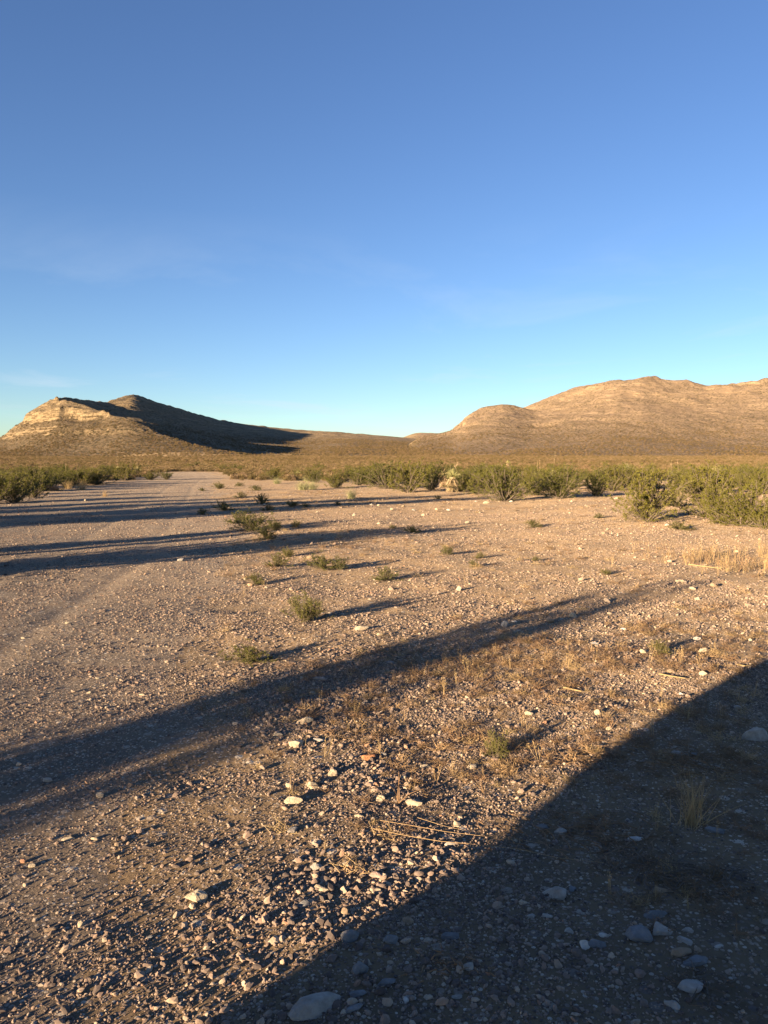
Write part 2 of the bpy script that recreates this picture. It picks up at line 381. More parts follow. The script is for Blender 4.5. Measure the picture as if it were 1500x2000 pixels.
def stone_material(name, stops, inst=True):
    m, t, b = M(name)
    tc = t.nodes.new('ShaderNodeTexCoord'); oi = t.nodes.new('ShaderNodeObjectInfo')
    col = ramp(t, oi.outputs['Random'], stops)
    n = noi(t, tc.outputs['Object'], 3.0 if inst else 40, 5, 0.65)
    col = mixc(t, 0.55, col, mixc(t, ramp(t, n, [(0.3,(0,0,0)),(0.7,(1,1,1))]), (.62,.58,.54), (1.25,1.22,1.18)), 'MULTIPLY')
    t.links.new(col, b.inputs['Base Color'])
    if not inst: bump(t, b, noi(t, tc.outputs['Object'], 60, 6, 0.7), 0.006, 0.9)
    b.inputs['Roughness'].default_value = 0.85
    return m
GR = stone_material('gravel stone', [(0.0,(.09,.072,.066)), (0.3,(.17,.133,.112)), (0.55,(.26,.19,.15)), (0.82,(.34,.26,.20)), (0.95,(.45,.37,.28)), (1.0,(.34,.19,.12))])
LIB = {}
def library(name, objs):
    c = bpy.data.collections.new(name)
    for k, me in enumerate(objs):
        o = bpy.data.objects.new('%s_%02d' % (me.name, k), me); c.objects.link(o)
    LIB[name] = c; return c
def scatter(name, P, rot, scl, idx, coll):
    """one object of stuff: meshes of a library set on points"""
    me = bpy.data.meshes.new(name); me.vertices.add(len(P)); me.vertices.foreach_set('co', np.asarray(P, np.float32).ravel())
    a = me.attributes.new('rot', 'FLOAT_VECTOR', 'POINT'); a.data.foreach_set('vector', np.asarray(rot, np.float32).ravel())
    a = me.attributes.new('scl', 'FLOAT_VECTOR', 'POINT'); a.data.foreach_set('vector', np.asarray(scl, np.float32).ravel())
    a = me.attributes.new('idx', 'INT', 'POINT'); a.data.foreach_set('value', np.asarray(idx, np.int32))
    o = link(name, me)
    g = bpy.data.node_groups.new(name, 'GeometryNodeTree')
    g.interface.new_socket('Geometry', in_out='INPUT', socket_type='NodeSocketGeometry')
    g.interface.new_socket('Geometry', in_out='OUTPUT', socket_type='NodeSocketGeometry')
    gi = g.nodes.new('NodeGroupInput'); go = g.nodes.new('NodeGroupOutput')
    ci = g.nodes.new('GeometryNodeCollectionInfo'); ci.inputs['Collection'].default_value = coll
    ci.inputs['Separate Children'].default_value = True; ci.inputs['Reset Children'].default_value = True
    ip = g.nodes.new('GeometryNodeInstanceOnPoints'); ip.inputs['Pick Instance'].default_value = True
    def att(n, ty):
        q = g.nodes.new('GeometryNodeInputNamedAttribute'); q.data_type = ty; q.inputs['Name'].default_value = n
        return [s for s in q.outputs if s.enabled and s.name == 'Attribute'][0]
    er = g.nodes.new('FunctionNodeEulerToRotation')
    g.links.new(gi.outputs[0], ip.inputs['Points']); g.links.new(ci.outputs[0], ip.inputs['Instance'])
    g.links.new(att('idx', 'INT'), ip.inputs['Instance Index'])
    g.links.new(att('rot', 'FLOAT_VECTOR'), er.inputs[0]); g.links.new(er.outputs[0], ip.inputs['Rotation'])
    g.links.new(att('scl', 'FLOAT_VECTOR'), ip.inputs['Scale'])
    g.links.new(ip.outputs[0], go.inputs[0])
    md = o.modifiers.new('scatter', 'NODES'); md.node_group = g
    return o
gravel_lib = library('gravel shapes', [rock_mesh('pebble', 100+k, 2 if k < 3 else 1, (1, [.8,.65,.9,.7,.55,.85,.6,.75][k], [.55,.45,.6,.5,.35,.65,.4,.5][k]), [.5,.9,.8,.9,.95,.7,.9,.6][k], GR) for k in range(8)])
rng = np.random.default_rng(7)
def wedge(n, y0, y1, umax=0.62):
    Y = np.sqrt(rng.uniform(y0*y0, y1*y1, n)); u = rng.uniform(-umax, umax, n); return u*Y, Y
def px_of(x, y):
    e = -CAM_H/y; return 750+1500*x/y, 1000-1500*np.tan(np.arctan(e)+PITCH)
def straw_zone(x, y):
    """where dry weeds cover the soil, 0..1 (a drift in the middle and on the right)"""
    a = np.exp(-(((x-0.75)/1.5)**2+((y-4.9)/1.5)**2)**2)
    b = np.exp(-(((x-2.3)/1.6)**2+((y-6.4)/1.5)**2))
    c = np.exp(-(((x-1.35)/.55)**2+((y-3.4)/.8)**2))
    e = np.exp(-(((x-1.8)/.5)**2+((y-3.95)/.45)**2))+np.exp(-(((x-1.2)/.35)**2+((y-2.95)/.3)**2))
    return np.clip(a+b*.7+c*.8+e, 0, 1)*np.clip(0.45+1.1*fbm(x, y, 0.7, 3, 5), 0, 1)
def gravel_density(x, y):
    road = roadmask(x, y)
    d = 0.55+0.55*fbm(x, y, 1.1, 3, 15)+0.35*fbm(x, y, 0.35, 2, 18)
    d = d+0.35*np.exp(-((x+0.1-0.05*y)/0.7)**2)*(y < 8)      # the coarse spill down the middle
    d = d*(1-0.55*sstep(.35, 1.2, x-0.32*(y-2.5))*(1-sstep(4.3, 5.2, y)))   # finer silt at lower right
    lat = x-np.interp(y, [p[0] for p in RR], [p[1] for p in RR])+0.25*fbm(x, y, 14, 2, 95)
    track = sum(np.exp(-((lat+c_)/.35)**2) for c_ in (1.7, 3.3, 6.0, 7.7))
    d = d*np.where(road > .5, 0.85*(1-.75*np.clip(track, 0, 1)*sstep(4, 7, y)), 1)
    return np.clip(d, 0.06, 1)
parts = []
for (n, y0, y1, s0, s1, k) in ((190000,1.7,6.0,.005,.013,1.5),(80000,1.7,10,.010,.024,2.0),(170000,4.8,24,.012,.036,1.9),(52000,15,60,.025,.07,2.0),(5200,1.7,12,.022,.045,2.0),(1500,8,30,.05,.10,2.0)):
    x, y = wedge(n, y0, y1); kp = rng.uniform(0, 1, n) < gravel_density(x, y)
    x, y = x[kp], y[kp]; s = s0+(s1-s0)*rng.uniform(0, 1, len(x))**k
    parts.append((x, y, s))
x, y = wedge(30000, 1.9, 6.5); kp = rng.uniform(0, 1, 30000) < np.clip(np.exp(-((x+0.12+0.02*y)/0.5)**2)+.7*(x < .75)*(x > -.3)*(y < 3.1), 0, 1)*np.clip(.45+1.2*fbm(x, y, .5, 2, 87), 0, 1)
x, y = x[kp], y[kp]; parts.append((x, y, .014+.028*rng.uniform(0, 1, len(x))**1.8))
x = np.concatenate([p[0] for p in parts]); y = np.concatenate([p[1] for p in parts]); s = np.concatenate([p[2] for p in parts])
z = H(x, y)+s*rng.uniform(-.05, .22, len(x))
rot = np.stack([rng.normal(0, .35, len(x)), rng.normal(0, .35, len(x)), rng.uniform(0, 6.28, len(x))], -1)
gv = scatter('gravel', np.stack([x, y, z], -1), rot, np.stack([s, s, s], -1), rng.integers(0, 8, len(x)), gravel_lib)
tag(gv, 'loose grey, brown and cream gravel strewn over the desert floor', 'gravel', kind='stuff')
print('gravel', len(x))

# rocks one can pick out: px, py (centre), width px, height ratio, tone, angular, label
TONES = {'cream': (.60,.50,.36), 'pale': (.52,.47,.41), 'grey': (.30,.29,.28), 'dark': (.17,.16,.155), 'blue': (.27,.27,.275), 'orange': (.52,.25,.12), 'tan': (.42,.31,.21), 'white': (.72,.67,.60), 'pink': (.45,.33,.28)}
def tone_material(k):
    c = tuple(v*.72 for v in TONES[k]); m, t, b = M('%s stone' % k); tc = t.nodes.new('ShaderNodeTexCoord')
    oi = t.nodes.new('ShaderNodeObjectInfo')
    va = t.nodes.new('ShaderNodeVectorMath'); va.operation = 'ADD'
    t.links.new(tc.outputs['Object'], va.inputs[0]); t.links.new(oi.outputs['Random'], va.inputs[1])
    n = noi(t, va.outputs[0], 28, 6, 0.65)
    col = mixc(t, ramp(t, n, [(0.3,(0,0,0)),(0.7,(1,1,1))]), tuple(v*.72 for v in c), tuple(min(v*1.2, .85) for v in c))
    dirt = noi(t, va.outputs[0], 9, 3, 0.6)
    col = mixc(t, math_(t, 'MULTIPLY', ramp(t, dirt, [(0.55,(0,0,0)),(0.7,(1,1,1))]), 0.5), col, (.27,.19,.13))
    t.links.new(col, b.inputs['Base Color'])
    n1 = bump(t, b, noi(t, va.outputs[0], 35, 7, 0.7), 0.012, 0.9); b.inputs['Roughness'].default_value = 0.85
    return m
TM = {k: tone_material(k) for k in TONES}
ROCKS = [
 (612,1974,84,.55,'pale',.25,'large smooth oblong grey stone lying in the vehicle shadow at the bottom edge',.5,28),
 (681,1835,34,.8,'grey',.4,'rounded grey stone right on the slanting edge of the big shadow',.55,0),
 (1086,1752,38,.7,'pale',.95,'flat angular pale slab stone with straight broken edges in the shadow',.3,0),
 (1243,1833,38,.9,'blue',.95,'pointed bluish grey stone in the shadow beside a pitted pale cube-like stone',.35,0),
 (1290,1822,34,.8,'pale',.6,'blocky pitted pale stone touching the pointed bluish stone',.85,0),
 (1279,1790,36,.5,'blue',.7,'flat dull bluish stone just above the pitted pale stone',.25,0),
 (1348,1930,40,.6,'pale',.6,'pale oblong stone with a dark twig clump at its right side',.5,0),
 (1314,1966,22,.9,'pale',.5,'small whitish stone under the pale oblong stone near the bottom edge',.7,0),
 (1477,1443,42,.8,'pale',.85,'large pale block of stone near the right edge inside the shadow',.8,0),
 (1324,1474,24,.6,'pale',.5,'flattish pale oval stone left of the grey one at the shadow weeds',.4,0),
 (1352,1477,22,.5,'blue',.6,'flattish slate grey stone beside a pale oval one in the shadow',.4,0),
 (1441,1384,14,.9,'pale',.6,'small pale knob of stone above the large pale block',.8,0),
 (1428,1462,12,.9,'tan',.5,'small brownish stone just left of the large pale block',.7,0),
 (1240,1641,20,.6,'white',.6,'small white flat stone alone on dark shaded silt',.4,0),
 (1290,1743,28,.7,'tan',.7,'brown flat stone in front of the dark twig mat in the shadow',.3,0),
 (1395,1625,34,.4,'blue',.8,'dark bluish wedge of stone below the straw grass clump',.4,-25),
 (1096,1628,26,.7,'pale',.6,'pale stone where the shadow edge meets the straw mat',.6,0),
 (1060,1619,20,.8,'grey',.5,'grey rounded stone left of the pale one at the shadow edge',.6,0),
 (1083,1645,13,.7,'pink',.4,'small pinkish stone below two larger ones at the shadow edge',.7,0),
 (1143,1850,18,1.0,'white',.7,'small white oval stone with a wide flat grey stone at its right',.6,0),
 (1165,1848,30,.6,'blue',.6,'wide flat grey stone between two small white stones in the shadow',.25,0),
 (1179,1829,15,.7,'white',.4,'small white rounded stone above the wide flat grey stone',.7,0),
 (1110,1821,15,.9,'pale',.5,'small round pale stone on silt left of the white oval stones',.8,0),
 (1343,1820,19,.6,'pale',.6,'triangular pale stone right of the pitted pale stone',.5,0),
 (1405,1850,15,.5,'white',.5,'small lone white stone on silt towards the right edge',.5,20),
 (1340,1840,26,.4,'pale',.8,'narrow pale splinter stone lying askew under the triangular stone',.4,-45),
 (1363,1858,13,.9,'tan',.4,'small round brown stone at the end of the pale splinter stone',.8,0),
 (1330,1865,30,.8,'tan',.6,'dull tan stone half buried below the pitted pale stone',.4,0),
 (1360,1883,36,.6,'blue',.6,'dull bluish slab half buried below the dull tan stone',.3,0),
 (1038,1791,14,.7,'pale',.6,'small pale stone left twin under the angular slab',.7,0),
 (1068,1791,16,.7,'pale',.6,'small pale stone right twin under the angular slab',.7,0),
 (1117,1738,13,1.0,'blue',.8,'small upright bluish stone just right of the angular slab',.8,0),
 (883,1832,30,.6,'blue',.7,'bluish flat stone in the shaded gravel right of the slanting shadow edge',.4,0),
 (763,1838,30,.7,'grey',.5,'broad grey cobble in the shadow right of the edge cobble',.4,0),
 (705,1897,26,1.1,'grey',.8,'tall narrow grey stone leaning in the shaded gravel',.6,50),
 (755,1922,30,.6,'blue',.85,'blue grey angular stone in the middle of the shaded gravel',.5,0),
 (696,1945,26,.6,'blue',.7,'bluish stone above the grey slab near the bottom edge',.5,0),
 (692,1971,30,.5,'grey',.8,'grey slab beside the large smooth oblong stone',.4,20),
 (800,1948,18,.7,'pale',.6,'pale angular stone in shaded gravel right of the grey slab',.6,0),
 (793,1957,9,1.6,'white',.7,'tiny upright white chip under the pale angular stone',.8,0),
 (895,1949,18,.6,'pale',.5,'pale smooth stone alone in the shaded gravel centre',.5,0),
 (913,1892,22,.8,'pale',.6,'pale bluish stone at the end of a brown dead root',.5,0),
 (796,1802,18,1.0,'tan',.5,'upright brownish stone at the brink of the slanting shadow',.9,0),
 (596,1413,26,.8,'cream',.6,'cream stone topmost of the bright pair in the middle gravel',.7,0),
 (578,1456,30,.7,'cream',.8,'blocky cream stone below the topmost cream stone',.6,0),
 (541,1437,18,.6,'cream',.4,'rounded cream stone left of the bright pair',.6,0),
 (622,1447,20,.4,'pale',.5,'flat pale stone right of the blocky cream stone',.3,0),
 (719,1482,26,.6,'orange',.8,'orange brown brick-like stone in the sunlit weeds',.5,0),
 (748,1475,16,.8,'grey',.5,'grey round stone immediately right of the orange stone',.8,0),
 (570,1568,36,.55,'cream',.4,'domed cream stone casting a shadow in the open gravel',.6,0),
 (611,1538,20,1.0,'cream',.5,'upright cream stone above the domed one',.8,0),
 (651,1513,20,1.0,'cream',.5,'leaning cream stone left of the orange one lower down',.8,30),
 (743,1563,22,.7,'cream',.6,'cream stone left of the dead upright twig',.6,0),
 (808,1571,30,.55,'cream',.5,'loaf shaped cream stone right of the dead upright twig',.6,0),
 (789,1521,14,.8,'cream',.5,'small cream stone above the loaf shaped stone',.8,0),
 (922,1500,20,.6,'cream',.4,'oval cream stone below the green weed',.6,0),
 (830,1499,18,.5,'cream',.6,'flat cream stone in the weeds left of the oval cream stone',.4,0),
 (892,1614,13,1.4,'cream',.5,'upright cream stone with a long shadow over the straw',1.1,0),
 (880,1650,18,.6,'pale',.5,'dull pale stone below the upright cream stone',.5,0),
 (701,1595,18,.4,'cream',.5,'flat cream stone left of the fallen straw stems',.3,0),
 (572,1625,18,.9,'grey',.5,'grey brown stone in gravel under the domed cream stone',.7,0),
 (676,1690,18,.8,'cream',.5,'bright cream stone in the lower sunlit gravel beneath the straw stems',.7,0),
 (617,1697,20,.7,'pale',.4,'pale rounded stone left of the bright cream stone low in the gravel',.6,0),
 (734,1712,22,.8,'pink',.4,'rounded pink grey cobble in shade of its neighbour near the shadow edge',.6,0),
 (733,1742,22,.6,'cream',.5,'cream stone under the pink grey cobble',.5,0),
 (627,1738,28,.5,'cream',.6,'long cream stone on the lower sunlit gravel',.5,0),
 (594,1768,24,.6,'grey',.5,'grey stone down left of the long cream stone',.6,0),
 (674,1786,14,1.4,'tan',.6,'narrow upright tan stone just above the shadow edge cobble',1.0,0),
 (383,1757,30,.9,'cream',.7,'knobbly yellowish stone like a bone on the gravel at lower left',.8,0),
 (375,1774,10,1.6,'cream',.6,'small yellowish chip just under the knobbly bone-like stone',.6,0),
 (157,1808,12,1.2,'cream',.5,'upright cream pebble on the far left gravel near the bottom',1.0,0),
 (93,1526,16,.7,'pale',.4,'round pale stone at the lower brink of the long left shadow',.8,0),
 (195,1556,15,1.0,'cream',.7,'jagged cream stone with a long shadow below the left shadow band',1.0,0),
 (228,1651,10,.9,'tan',.5,'small tan stone with a thin long shadow on the left gravel',1.2,0),
 (134,1640,17,.5,'cream',.5,'flat cream stone in the left gravel beside two smaller ones',.5,0),
 (186,1640,13,.6,'cream',.5,'small cream stone right of the flat cream stone on the left',.6,0),
 (63,1692,13,.8,'cream',.5,'cream pebble by the left edge of the gravel',.8,0),
 (96,1818,20,.4,'tan',.6,'flat tan stone left of the upright cream pebble',.4,0),
 (293,1832,12,.7,'grey',.4,'grey pebble in a little hollow of the lower left gravel',.8,0),
 (985,1223,14,1.2,'pale',.6,'upright whitish stone in the band shadow of the middle ground',1.1,0),
 (1005,1215,10,.5,'white',.5,'tiny white chip right of the upright whitish stone',.5,0),
 (706,1230,26,.5,'cream',.5,'cream stone just above the long band shadow',.5,0),
 (741,1241,12,.7,'cream',.5,'small cream stone right beside its larger neighbour over the band shadow',.7,0),
 (626,1328,24,.5,'grey',.4,'grey oval stone at the lower brink of the band shadow',.5,0),
 (762,1296,20,.4,'grey',.5,'flat grey stone in the middle of the band shadow',.4,0),
 (1168,1395,12,1.2,'cream',.7,'upright cream block near the big shadow on the right',1.1,0),
 (1191,1424,14,.7,'cream',.4,'rounded cream stone below the upright cream block',.7,0),
 (1211,1384,10,.7,'white',.5,'small white stone right of the upright cream block',.7,0),
 (1033,1396,18,.7,'cream',.6,'cream stone among dry weeds left of the upright cream block',.6,0),
 (1068,1491,12,.9,'cream',.4,'round cream stone by fallen twigs at the shadow line',.8,0),
 (1329,1357,13,.5,'white',.6,'white flat stone lying against the big shadow line',.5,0),
 (1309,1313,12,.9,'tan',.5,'small tan stone beside the fallen dry stem on the right',.8,0),
 (1372,1318,14,.9,'cream',.7,'cream wedge stone right of the fallen dry stem',.9,0),
 (1375,1273,20,.6,'cream',.5,'broad cream stone with a dark shadow above the fallen stem',.7,0),
 (1362,1250,14,.8,'pale',.6,'pale stone just over the broad cream stone',.8,0),
 (1255,1275,12,.9,'cream',.5,'small cream block left of the green weed on the right',.9,0),
 (1161,1258,14,.6,'blue',.6,'bluish stone on a dark patch between two cream ones',.5,0),
 (1217,1230,10,.8,'white',.5,'small whitish stone with a streak of shade in the right middle ground',.9,0),
 (1119,1205,14,1.0,'cream',.5,'cream stone standing at the end of the band shadow',1.0,0),
 (1327,1137,16,.6,'cream',.5,'cream stone in the stony patch left of the blond grass',.5,0),
 (1354,1151,12,.7,'cream',.5,'cream stone lower right in the stony patch by the blond grass',.7,0),
 (1363,1171,11,.9,'cream',.6,'small cream block under the stony patch by the blond grass',.9,0),
 (951,983,11,.9,'cream',.6,'bright cream boulder in front of the dark creosote clump',.8,0),
 (876,997,8,.6,'white',.6,'white chip of rock on open sand before the creosote clump',.8,0),
 (765,996,7,.9,'cream',.6,'small cream block on open sand left of centre clump shadow',.8,0),
 (999,980,8,.6,'white',.6,'white stone under the skirts of the dark creosote clump',.6,0),
 (1221,933,11,1.3,'cream',.6,'tall cream boulder behind the fan-shaped creosote',1.2,0),
 (1220,948,10,.9,'cream',.6,'low cream boulder at the foot of the tall cream one',.9,0),
 (105,958,24,.7,'orange',.7,'orange tan dirt-crusted boulder by the left roadside bushes',.7,0),
 (132,1218,10,.7,'cream',.5,'lone cream stone on the road gravel at left',.8,0),
 (45,1247,10,.6,'cream',.5,'small cream stone near the left edge on road gravel',.6,0),
 (278,1358,11,.6,'cream',.5,'cream stone on road gravel above the left shadow band',.7,0),
 (175,1354,9,.6,'cream',.6,'small cream chip left of its twin above the left shadow band',.7,0),
 (190,1326,8,.8,'cream',.6,'tiny cream chip on the road gravel left of the yellow grass',.7,0),
 (156,1450,15,.5,'grey',.4,'flat grey stone inside the left shadow band',.4,0),
 (30,1490,13,.8,'grey',.4,'round grey stone deep in the left shadow band',.8,0),
 (72,1480,13,.7,'grey',.5,'grey stone in a loose row inside the left shadow band',.6,0),
]
def place_rock(k, px, py, w, ry, tone, ang, label, hz, az, cat='rock', group=None):
    x, y = ground_at(px, py); d = math.hypot(x, y, CAM_H)
    sz = w/1500*d*1.05
    sub = 4 if w > 24 else 3
    dims = (sz, sz*min(.9, max(.42, ry*.85)), sz*min(1.2, max(.30, ry*.68)))
    me = rock_mesh('rock', 500+k, sub, dims, ang, TM[tone], 0.08)
    o = link('rock', me, None, (x, y, Hs(x, y)+dims[2]*0.24), R(az if az else (k*37) % 50-25))
    tag(o, label, cat, group or 'loose stones on the desert floor')
    return o
for k, q in enumerate(ROCKS): place_rock(k, *q[:7], q[7], q[8])
# stones nothing tells apart, over the middle ground
proto_rock = [rock_mesh('rock', 900+k, 2, (1, .8, .55), .8, TM[['cream','tan','pale','cream','tan'][k]], .08) for k in range(5)]
n = 0
while n < 90:
    x, y = wedge(1, 5, 34); x = float(x[0]); y = float(y[0])
    right_ = x > -0.2*y+0.5
    if not right_ and rng.uniform() < .7: continue
    s_ = rng.uniform(.05, .10)*(1+y/40)
    o = link('rock', proto_rock[n % 5], None, (x, y, Hs(x, y)+s_*.15), rng.uniform(0, 6.28), s_)
    tag(o, 'small sunlit stone poking out of the sandy gravel right of the road' if right_ else 'small sunlit stone lying on the graded dirt road', 'rock', 'scattered small stones')
    n += 1

# ------------------------------------------------------------------ plants
def leaf_material(name, c1, c2, tr=0.08):
    m, t, b = M(name); oi = t.nodes.new('ShaderNodeObjectInfo'); p = t.nodes.new('ShaderNodeTexCoord').outputs['Object']
    n = noi(t, p, 9, 3, 0.6)
    geo = t.nodes.new('ShaderNodeNewGeometry')
    f = math_(t, 'ADD', math_(t, 'MULTIPLY', n, 0.6), math_(t, 'MULTIPLY', geo.outputs['Random Per Island'], 0.5))
    col = mixc(t, f, c1, c2); col = mixc(t, math_(t, 'MULTIPLY', oi.outputs['Random'], 0.5), col, (c2[0]*1.35, c2[1]*1.15, c2[2]*1.3))
    t.links.new(col, b.inputs['Base Color']); b.inputs['Roughness'].default_value = 0.55; b.inputs['Diffuse Roughness'].default_value = 0.2
    tl = t.nodes.new('ShaderNodeBsdfTranslucent'); t.links.new(col, tl.inputs[0])
    mx = t.nodes.new('ShaderNodeMixShader'); mx.inputs[0].default_value = tr
    o = t.nodes['Material Output']; t.links.new(b.outputs[0], mx.inputs[1]); t.links.new(tl.outputs[0], mx.inputs[2]); t.links.new(mx.outputs[0], o.inputs[0])
    return m
def plain_mat(name, c, rough=.85):
    m, t, b = M(name); p = t.nodes.new('ShaderNodeTexCoord').outputs['Object']
    t.links.new(mixc(t, noi(t, p, 12, 4, .6), tuple(v*.6 for v in c), tuple(min(1, v*1.35) for v in c)), b.inputs['Base Color']); b.inputs['Roughness'].default_value = rough
    return m
LEAF = leaf_material('creosote leaf', (.024,.033,.005), (.122,.120,.017))
LEAFG = leaf_material('young green leaf', (.032,.042,.009), (.115,.115,.026))
BARK = plain_mat('creosote bark', (.14,.11,.085))
STRAW = leaf_material('dry straw', (.25,.18,.085), (.39,.29,.145), 0.2)
STRAWB = leaf_material('brown dead weed', (.11,.070,.038), (.24,.165,.088), 0.15)
TUSS = leaf_material('pale tussock blade', (.17,.18,.075), (.33,.32,.16), 0.2)
YUC = leaf_material('yucca blade', (.20,.20,.085), (.36,.34,.15), 0.15)
SKIRT = leaf_material('dead yucca leaf', (.28,.21,.115), (.42,.33,.195), 0.1)

class Geo:
    def __init__(s): s.v = []; s.f = []; s.n = 0
    def add(s, v, f):
        s.v.append(v); s.f.append(f+s.n); s.n += len(v)
    def tubes(s, A, B, ra, rb, k=3):
        A = np.asarray(A); B = np.asarray(B); n = len(A); ra = np.broadcast_to(ra, n); rb = np.broadcast_to(rb, n)
        d = B-A; L = np.linalg.norm(d, axis=1)[:, None]; d = d/np.maximum(L, 1e-9)
        up = np.where(np.abs(d[:, 2:3]) < .9, [[0,0,1.]], [[1.,0,0]]); e1 = np.cross(d, up); e1 /= np.linalg.norm(e1, axis=1)[:, None]; e2 = np.cross(d, e1)
        vs = []
        for P, rd in ((A, ra), (B, rb)):
            for q in range(k):
                a = 2*math.pi*q/k; vs.append(P+(e1*math.cos(a)+e2*math.sin(a))*rd[:, None])
        V = np.stack(vs, 1); base = (np.arange(n)*2*k)[:, None]
        F = np.concatenate([base+np.array([q, (q+1) % k, k+(q+1) % k, k+q])[None] for q in range(k)], 0)
        s.add(V.reshape(-1, 3), F)
    def leaves(s, P, D, length, width, rg):
        n = len(P); length = np.broadcast_to(length, n)[:, None]; width = np.broadcast_to(width, n)[:, None]
        D = D/np.maximum(np.linalg.norm(D, axis=1)[:, None], 1e-9)
        q = rg.normal(size=(n, 3)); sd = np.cross(D, q); sd /= np.maximum(np.linalg.norm(sd, axis=1)[:, None], 1e-9)
        V = np.stack([P, P+D*length*.5+sd*width*.5, P+D*length, P+D*length*.5-sd*width*.5], 1).reshape(-1, 3)
        s.add(V, (np.arange(n)*4)[:, None]+np.arange(4)[None])
    def blades(s, P, D, length, width, droop, rg, seg=3):
        """curved tapering strips"""
        n = len(P); D = D/np.linalg.norm(D, axis=1)[:, None]; length = np.broadcast_to(length, n)[:, None]; width = np.broadcast_to(width, n)[:, None]
        sd = np.cross(D, rg.normal(size=(n, 3))); sd /= np.linalg.norm(sd, axis=1)[:, None]
        out_ = D*[1,1,0]; rows = []
        p = P.copy(); d = D.copy()
        for q in range(seg+1):
            w = width*(1-q/seg)**.7*.5+width*.04
            rows += [p-sd*w, p+sd*w]
            d = d+out_*droop/seg-np.array([0,0,1])*droop*.7/seg*(q+1)/seg; d /= np.linalg.norm(d, axis=1)[:, None]
            p = p+d*length/seg
        V = np.stack(rows, 1).reshape(-1, 3); m = 2*(seg+1); base = (np.arange(n)*m)[:, None]
        F = np.concatenate([base+np.array([2*q, 2*q+1, 2*q+3, 2*q+2])[None] for q in range(seg)], 0)
        s.add(V, F)
    def mesh(s, name, mat, smooth=False):
        return mesh(name, np.concatenate(s.v), np.concatenate(s.f), mat, smooth)

def creosote(seed, nstem=34, spread=1.0, dens=1.0, leaf=.034, low=False):
    """unit bush: height 1, about 1.2 wide; stems fan out of one crown. returns (stems, foliage) meshes"""
    rg = np.random.default_rng(seed); st = Geo(); fo = Geo()
    az = rg.uniform(0, 2*math.pi, nstem); tilt = np.abs(rg.normal(0, .55, nstem))*spread+.08; tilt = np.clip(tilt, 0, 1.32)
    L = (1.02-0.16*tilt+rg.normal(0, .12, nstem))*(.72 if low else 1); L = np.clip(L, .35, 1.25)
    lopa = rg.uniform(0, 6.28); L *= 1+.16*np.cos(az-lopa)
    lp, ld, ls = [], [], []
    p = np.stack([rg.normal(0, .04, nstem), rg.normal(0, .04, nstem), np.full(nstem, -.03)], -1)
    d = np.stack([np.sin(az)*np.sin(tilt*1.15), np.cos(az)*np.sin(tilt*1.15), np.cos(tilt*1.15)], -1)
    seg = 5
    for q in range(seg):
        d = d+rg.normal(0, .13, (nstem, 3))+np.array([0,0,.05]); d /= np.linalg.norm(d, axis=1)[:, None]
        p2 = p+d*(L/seg)[:, None]
        r0 = .011*(1-q/seg)+.003; st.tubes(p, p2, r0, .011*(1-(q+1)/seg)+.003)
        if q >= 0:
            for b in range(2 if q < 1 else (3 if q < 4 else 4)):
                nb = nstem; t_ = rg.uniform(0, 1, nb)[:, None]; bp = p+(p2-p)*t_
                bd = d*.8+rg.normal(0, .42, (nb, 3))+np.array([0,0,.15]); bd /= np.linalg.norm(bd, axis=1)[:, None]
                bl = rg.uniform(.12, .30, nb)[:, None]*(1-.08*q)
                be = bp+bd*bl; st.tubes(bp, be, .0035, .0018)
                nl = int((16 if q > 1 else 8)*dens)
                for e in range(nl):
                    a = rg.uniform(.25, 1.05, nb)[:, None]; lp.append(bp+bd*bl*a+rg.normal(0, .012, (nb, 3))); ld.append(bd*.7+rg.normal(0, .6, (nb, 3))+np.array([0,0,.2]))
        p = p2
    P = np.concatenate(lp); D = np.concatenate(ld)
    keep = P[:, 2] > .02; P = P[keep]; D = D[keep]
    zm = np.percentile(P[:, 2], 99); st.v = [v/zm for v in st.v]; P = P/zm
    fo.leaves(P, D, rg.uniform(.6, 1.3, len(P))*leaf, rg.uniform(.4, .6, len(P))*leaf, rg)
    return st.mesh('stems', BARK), fo.mesh('foliage', LEAF)
BUSH = [creosote(11+k, 38, [1.0,.85,1.2,1.05,.75,1.3][k], 1.0) for k in range(6)]
BIG = [creosote(31+k, 56, 1.15, 1.1, .03) for k in range(2)]
def small(seed, mat=LEAFG, n=30):
    a, b = creosote(seed, n, 1.25, 1.1, .042, True); b.materials[0] = mat; return a, b
TUFT = [small(51+k) for k in range(5)]
MESQ = [creosote(71, 80, 1.5, 1.6, .03), creosote(72, 80, 1.4, 1.6, .03)]
def bush(px, py, hpx, k, label, group, lib=BUSH, wide=1.0, name='creosote_bush', cat='bush', rz=None):
    x, y = ground_at(px, py); d = y
    h = hpx/1500*d
    o = empty(name, (x, y, Hs(x, y)), rz if rz is not None else k*1.3)
    a, b = lib[k % len(lib)]
    wide *= 1.15
    for me, nm in ((a, 'stems'), (b, 'foliage')): link(nm, me, o, (0,0,0), 0, (h*wide, h*wide, h))
    tag(o, label, cat, group); return o
GRB = 'creosote bushes beside the open ground'
